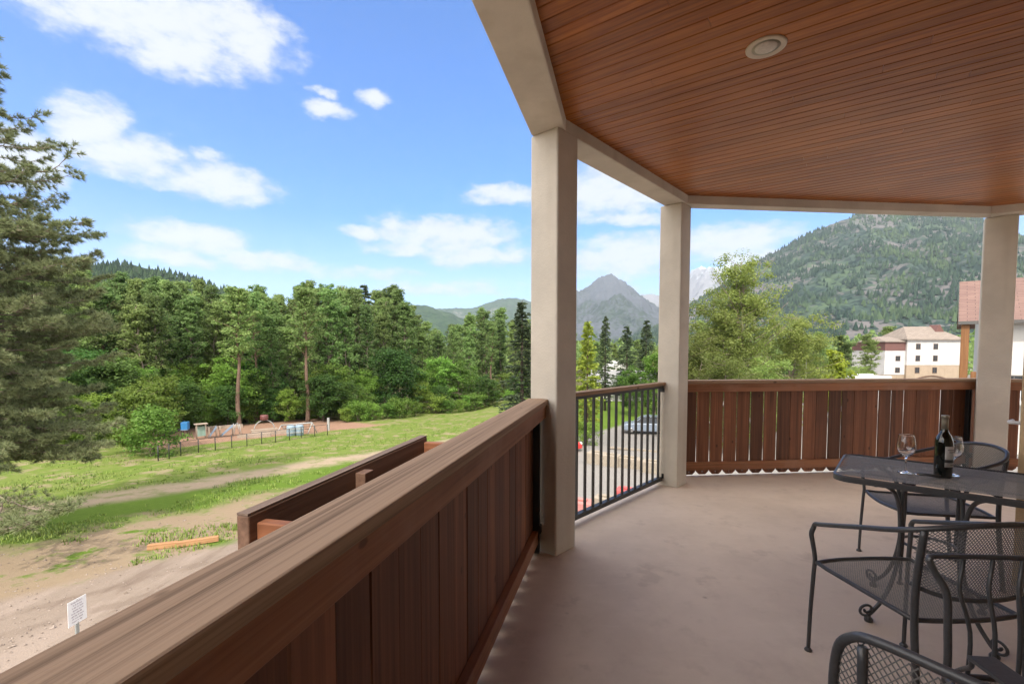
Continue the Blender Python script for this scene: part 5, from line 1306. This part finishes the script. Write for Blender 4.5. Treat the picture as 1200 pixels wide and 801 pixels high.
M['blue'] = plain('bright blue plastic', (.03, .17, .38), .4, 0, .08); M['green'] = plain('dull green panel', (.22, .33, .27), .5, 0, .1); M['grey_blue'] = plain('grey blue plastic', (.17, .22, .29), .5, 0, .1)
M['pale_wood'] = plain('pale worn timber', (.30, .24, .185), .8, 0, .15, 3)
x, y, z = pg_at(217, 521, 47)
sd = thing('playground_slide', 'blue hooded playground slide with black chute', 'slide', (x, y, z), R(200)); sd.scale = (.75, .75, .75)
MB().box(-.45, .35, -.5, .5, 1.05, 1.15).build('platform', M['grey_blue'], sd)
hd = MB(); hd.box(-.42, .32, -.5, -.44, 1.151, 2.05); hd.box(-.42, .32, .44, .5, 1.151, 2.05); hd.box(-.42, .32, -.5, .5, 2.051, 2.12); hd.box(-.46, -.42, -.5, .5, 1.151, 2.12); hd.build('hood', M['blue'], sd, bevel=.03)
cs = MB(); cs.add([(.352, -.3, 1.12), (.352, .3, 1.12), (2.6, .3, .22), (2.6, -.3, .22), (3.1, .3, .2), (3.1, -.3, .2), (.352, -.3, 1.04), (.352, .3, 1.04), (2.6, .3, .14), (2.6, -.3, .14), (3.1, .3, .12), (3.1, -.3, .12)], [(0, 3, 2, 1), (3, 5, 4, 2), (6, 7, 8, 9), (9, 8, 10, 11), (0, 6, 9, 3), (3, 9, 11, 5), (1, 2, 8, 7), (2, 4, 10, 8), (0, 1, 7, 6), (4, 5, 11, 10)])
for s_ in (-.34, .30): cs.add([(.36, s_, 1.1), (.36, s_ + .04, 1.1), (2.6, s_ + .04, .2), (2.6, s_, .2), (.36, s_, 1.35), (.36, s_ + .04, 1.35), (2.6, s_ + .04, .42), (2.6, s_, .42)], [(0, 1, 2, 3), (4, 7, 6, 5), (0, 3, 7, 4), (1, 5, 6, 2), (0, 4, 5, 1), (3, 2, 6, 7)])
cs.build('chute', M['black'], sd)
for sx in (-.38, .28):
    for sy in (-.42, .42): MB().tube([(sx, sy, -.1), (sx, sy, 1.05)], .04, 6).build('leg', M['black'], sd)
lad = MB()
for k in range(4): lad.box(-.75 + .08 * k, -.72 + .08 * k, -.3, .3, .2 + .25 * k, .24 + .25 * k)
for s_ in (-.3, .3): lad.tube([(-.8, s_, 0), (-.46, s_, 1.15)], .025, 5)
lad.build('ladder', M['black'], sd)
def climb(px, ypx, Y, w_, d_, h_, m1, label, kind):
    x, y, z = pg_at(px, ypx, Y); t_ = thing('climbing_frame', label, 'climbing frame', (x, y, z), R(40)); t_.scale = (.75, .75, .75)
    for sx in (-1, 1):
        for sy in (-1, 1): MB().tube([(sx * w_ / 2, sy * d_ / 2, -.1), (sx * w_ / 2 * (.5 if kind == 'a' else 1), sy * d_ / 2, h_)], .045, 6).build('post', M['pale_wood'] if kind != 'a' else M['play_pale'], t_, True)
    if kind == 'panel':
        MB().box(-w_ / 2, w_ / 2, -.03, .03, .3, h_ * .85).build('panel', m1, t_, bevel=.02); MB().box(-w_ / 2 - .25, w_ / 2 + .25, -d_ / 2 - .1, d_ / 2 + .1, h_, h_ + .07).build('roof', M['pale_wood'], t_)
    elif kind == 'ramp':
        MB().add([(-w_ / 2, -d_ / 2, .1), (-w_ / 2, d_ / 2, .1), (w_ / 2, d_ / 2, h_ * .9), (w_ / 2, -d_ / 2, h_ * .9), (-w_ / 2, -d_ / 2, .18), (-w_ / 2, d_ / 2, .18), (w_ / 2, d_ / 2, h_), (w_ / 2, -d_ / 2, h_)], [(0, 3, 2, 1), (4, 5, 6, 7)[::-1], (0, 1, 5, 4), (1, 2, 6, 5), (2, 3, 7, 6), (3, 0, 4, 7)]).build('ramp', m1, t_)
    else:
        rg_ = MB()
        for k in range(5): rg_.tube([(-w_ / 2 * (1 - .1 * k), -d_ / 2, .3 + .3 * k), (-w_ / 2 * (1 - .1 * k), d_ / 2, .3 + .3 * k)], .03, 5)
        rg_.tube([(-w_ / 4, -d_ / 2, h_), (w_ / 4, d_ / 2, h_)], .04, 5); rg_.build('rungs', M['play_pale'], t_)
climb(236, 519.5, 46.5, 1.0, .9, 1.9, M['green'], 'green panelled climbing frame with flat timber roof', 'panel')
climb(249.5, 518, 47, .9, .9, 1.5, M['grey_blue'], 'small grey blue climbing ramp beside the green panelled frame', 'ramp')
climb(266, 516, 48, 1.5, .9, 1.5, M['grey_blue'], 'larger grey blue climbing ramp in the middle of the playground', 'ramp')
climb(277.5, 514, 49, 1.0, 1.2, 1.6, M['play_pale'], 'white A shaped ladder frame beside the larger ramp', 'a')
x, y, z = pg_at(310, 509.5, 52)
ac = thing('play_arch', 'pale arch with dark red drum in the playground', 'play arch', (x, y, z), R(35))
MB().tube([(1.0 * math.cos(R(a)), 0, .3 + .95 * math.sin(R(a))) for a in range(0, 181, 12)], .05, 6).build('arch', M['play_pale'], ac, True)
MB().lathe([(.0001, 1.28), (.38, 1.28), (.42, 1.4), (.42, 1.75), (.36, 1.85), (.0001, 1.86)], 18).build('drum', plain('dark red plastic', (.12, .04, .035), .5), ac, True)
MB().box(-1.3, 1.3, -.35, .35, -.05, .3).build('base', M['pale_wood'], ac, bevel=.03)
for i, (px, yy, Y, L, rz) in enumerate(((298, 514, 47.5, 3.0, 20), (323, 508.5, 50, 4.5, 24), (262, 511, 55, 4.0, 28))):
    x, y, z = pg_at(px, yy, Y)
    bn = MB().box(-L / 2, L / 2, -.16, .16, -.05, .34).build('timber_edge', M['pale_wood'], None, bevel=.02); bn.location = (x, y, z); bn.rotation_euler = (0, 0, R(rz))
    tag(bn, ('short pale timber beam left of the play arch', 'long pale timber beam right of the play arch', 'pale timber beam behind the climbing ramps')[i], 'timber', 'pale timbers of the playground')
xa, ya, za = pg_at(330, 515, 51.5); xb, yb, zb_ = pg_at(366, 511.5, 50.5)
sw = thing('swing_set', 'pale metal swing frame at the right of the playground', 'swing', (xa, ya, za))
hS = at_px(330, 498, 51.5)[1] - za; ex, ey, ezz = xb - xa, yb - ya, zb_ - za; hE = at_px(366, 495, 50.5)[1] - za
MB().tube([(0, 0, hS), (ex, ey, hE)], .07, 8).build('beam', M['play_pale'], sw, True)
for (px_, py_, pz_, hh) in ((0, 0, 0, hS), (ex, ey, ezz, hE), (ex * .52, ey * .52, ezz * .5, (hS + hE) / 2)):
    MB().tube([(px_ - .25, py_ - .7, pz_ - .1), (px_, py_, hh)], .05, 6).build('leg', M['play_pale'], sw, True); MB().tube([(px_ + .25, py_ + .7, pz_ - .1), (px_, py_, hh)], .05, 6).build('leg', M['play_pale'], sw, True)
for k in (.2, .38, .68, .86):
    s_ = MB(); c_ = Vector((ex * k, ey * k, 0)); dv = Vector((ex, ey, 0)).normalized() * .22; hh = hS + (hE - hS) * k
    for sg in (-1, 1): s_.tube([c_ + dv * sg + Vector((0, 0, .5)), c_ + dv * sg + Vector((0, 0, hh))], .01, 4)
    s_.box(c_.x - .25, c_.x + .25, c_.y - .12, c_.y + .12, .47, .50); s_.build('swing_seat', M['black'], sw)
for i, (px, yy, Y, lab) in enumerate(((341, 513.5, 48.3, 'left of the two pale blue play barrels before the swing frame'), (351, 512.5, 48.8, 'right of the two pale blue play barrels before the swing frame'))):
    x, y, z = pg_at(px, yy, Y); bb_ = thing('play_barrel', lab, 'barrel', (x, y, z), 0, 'pale blue play barrels')
    MB().lathe([(.34, -.03), (.40, .02), (.42, .5), (.40, 1.0), (.36, 1.08), (.0001, 1.1)], 18).build('body', plain('pale blue plastic', (.22, .29, .35), .5, 0, .1), bb_, True)
    MB().lathe([(.425, .30), (.44, .33), (.44, .38), (.425, .41)], 18).build('band', M['play_pale'], bb_, True); MB().lathe([(.42, .70), (.435, .73), (.435, .78), (.42, .81)], 18).build('band', M['play_pale'], bb_, True)
x, y, z = pg_at(385, 507, 53)
wp = MB().box(-.11, .11, -.11, .11, -.1, at_px(385, 489.5, 53)[1] - z).build('white_post', M['play_pale'], None, bevel=.02); wp.location = (x, y, z); tag(wp, 'white square post at the right end of the playground', 'post')
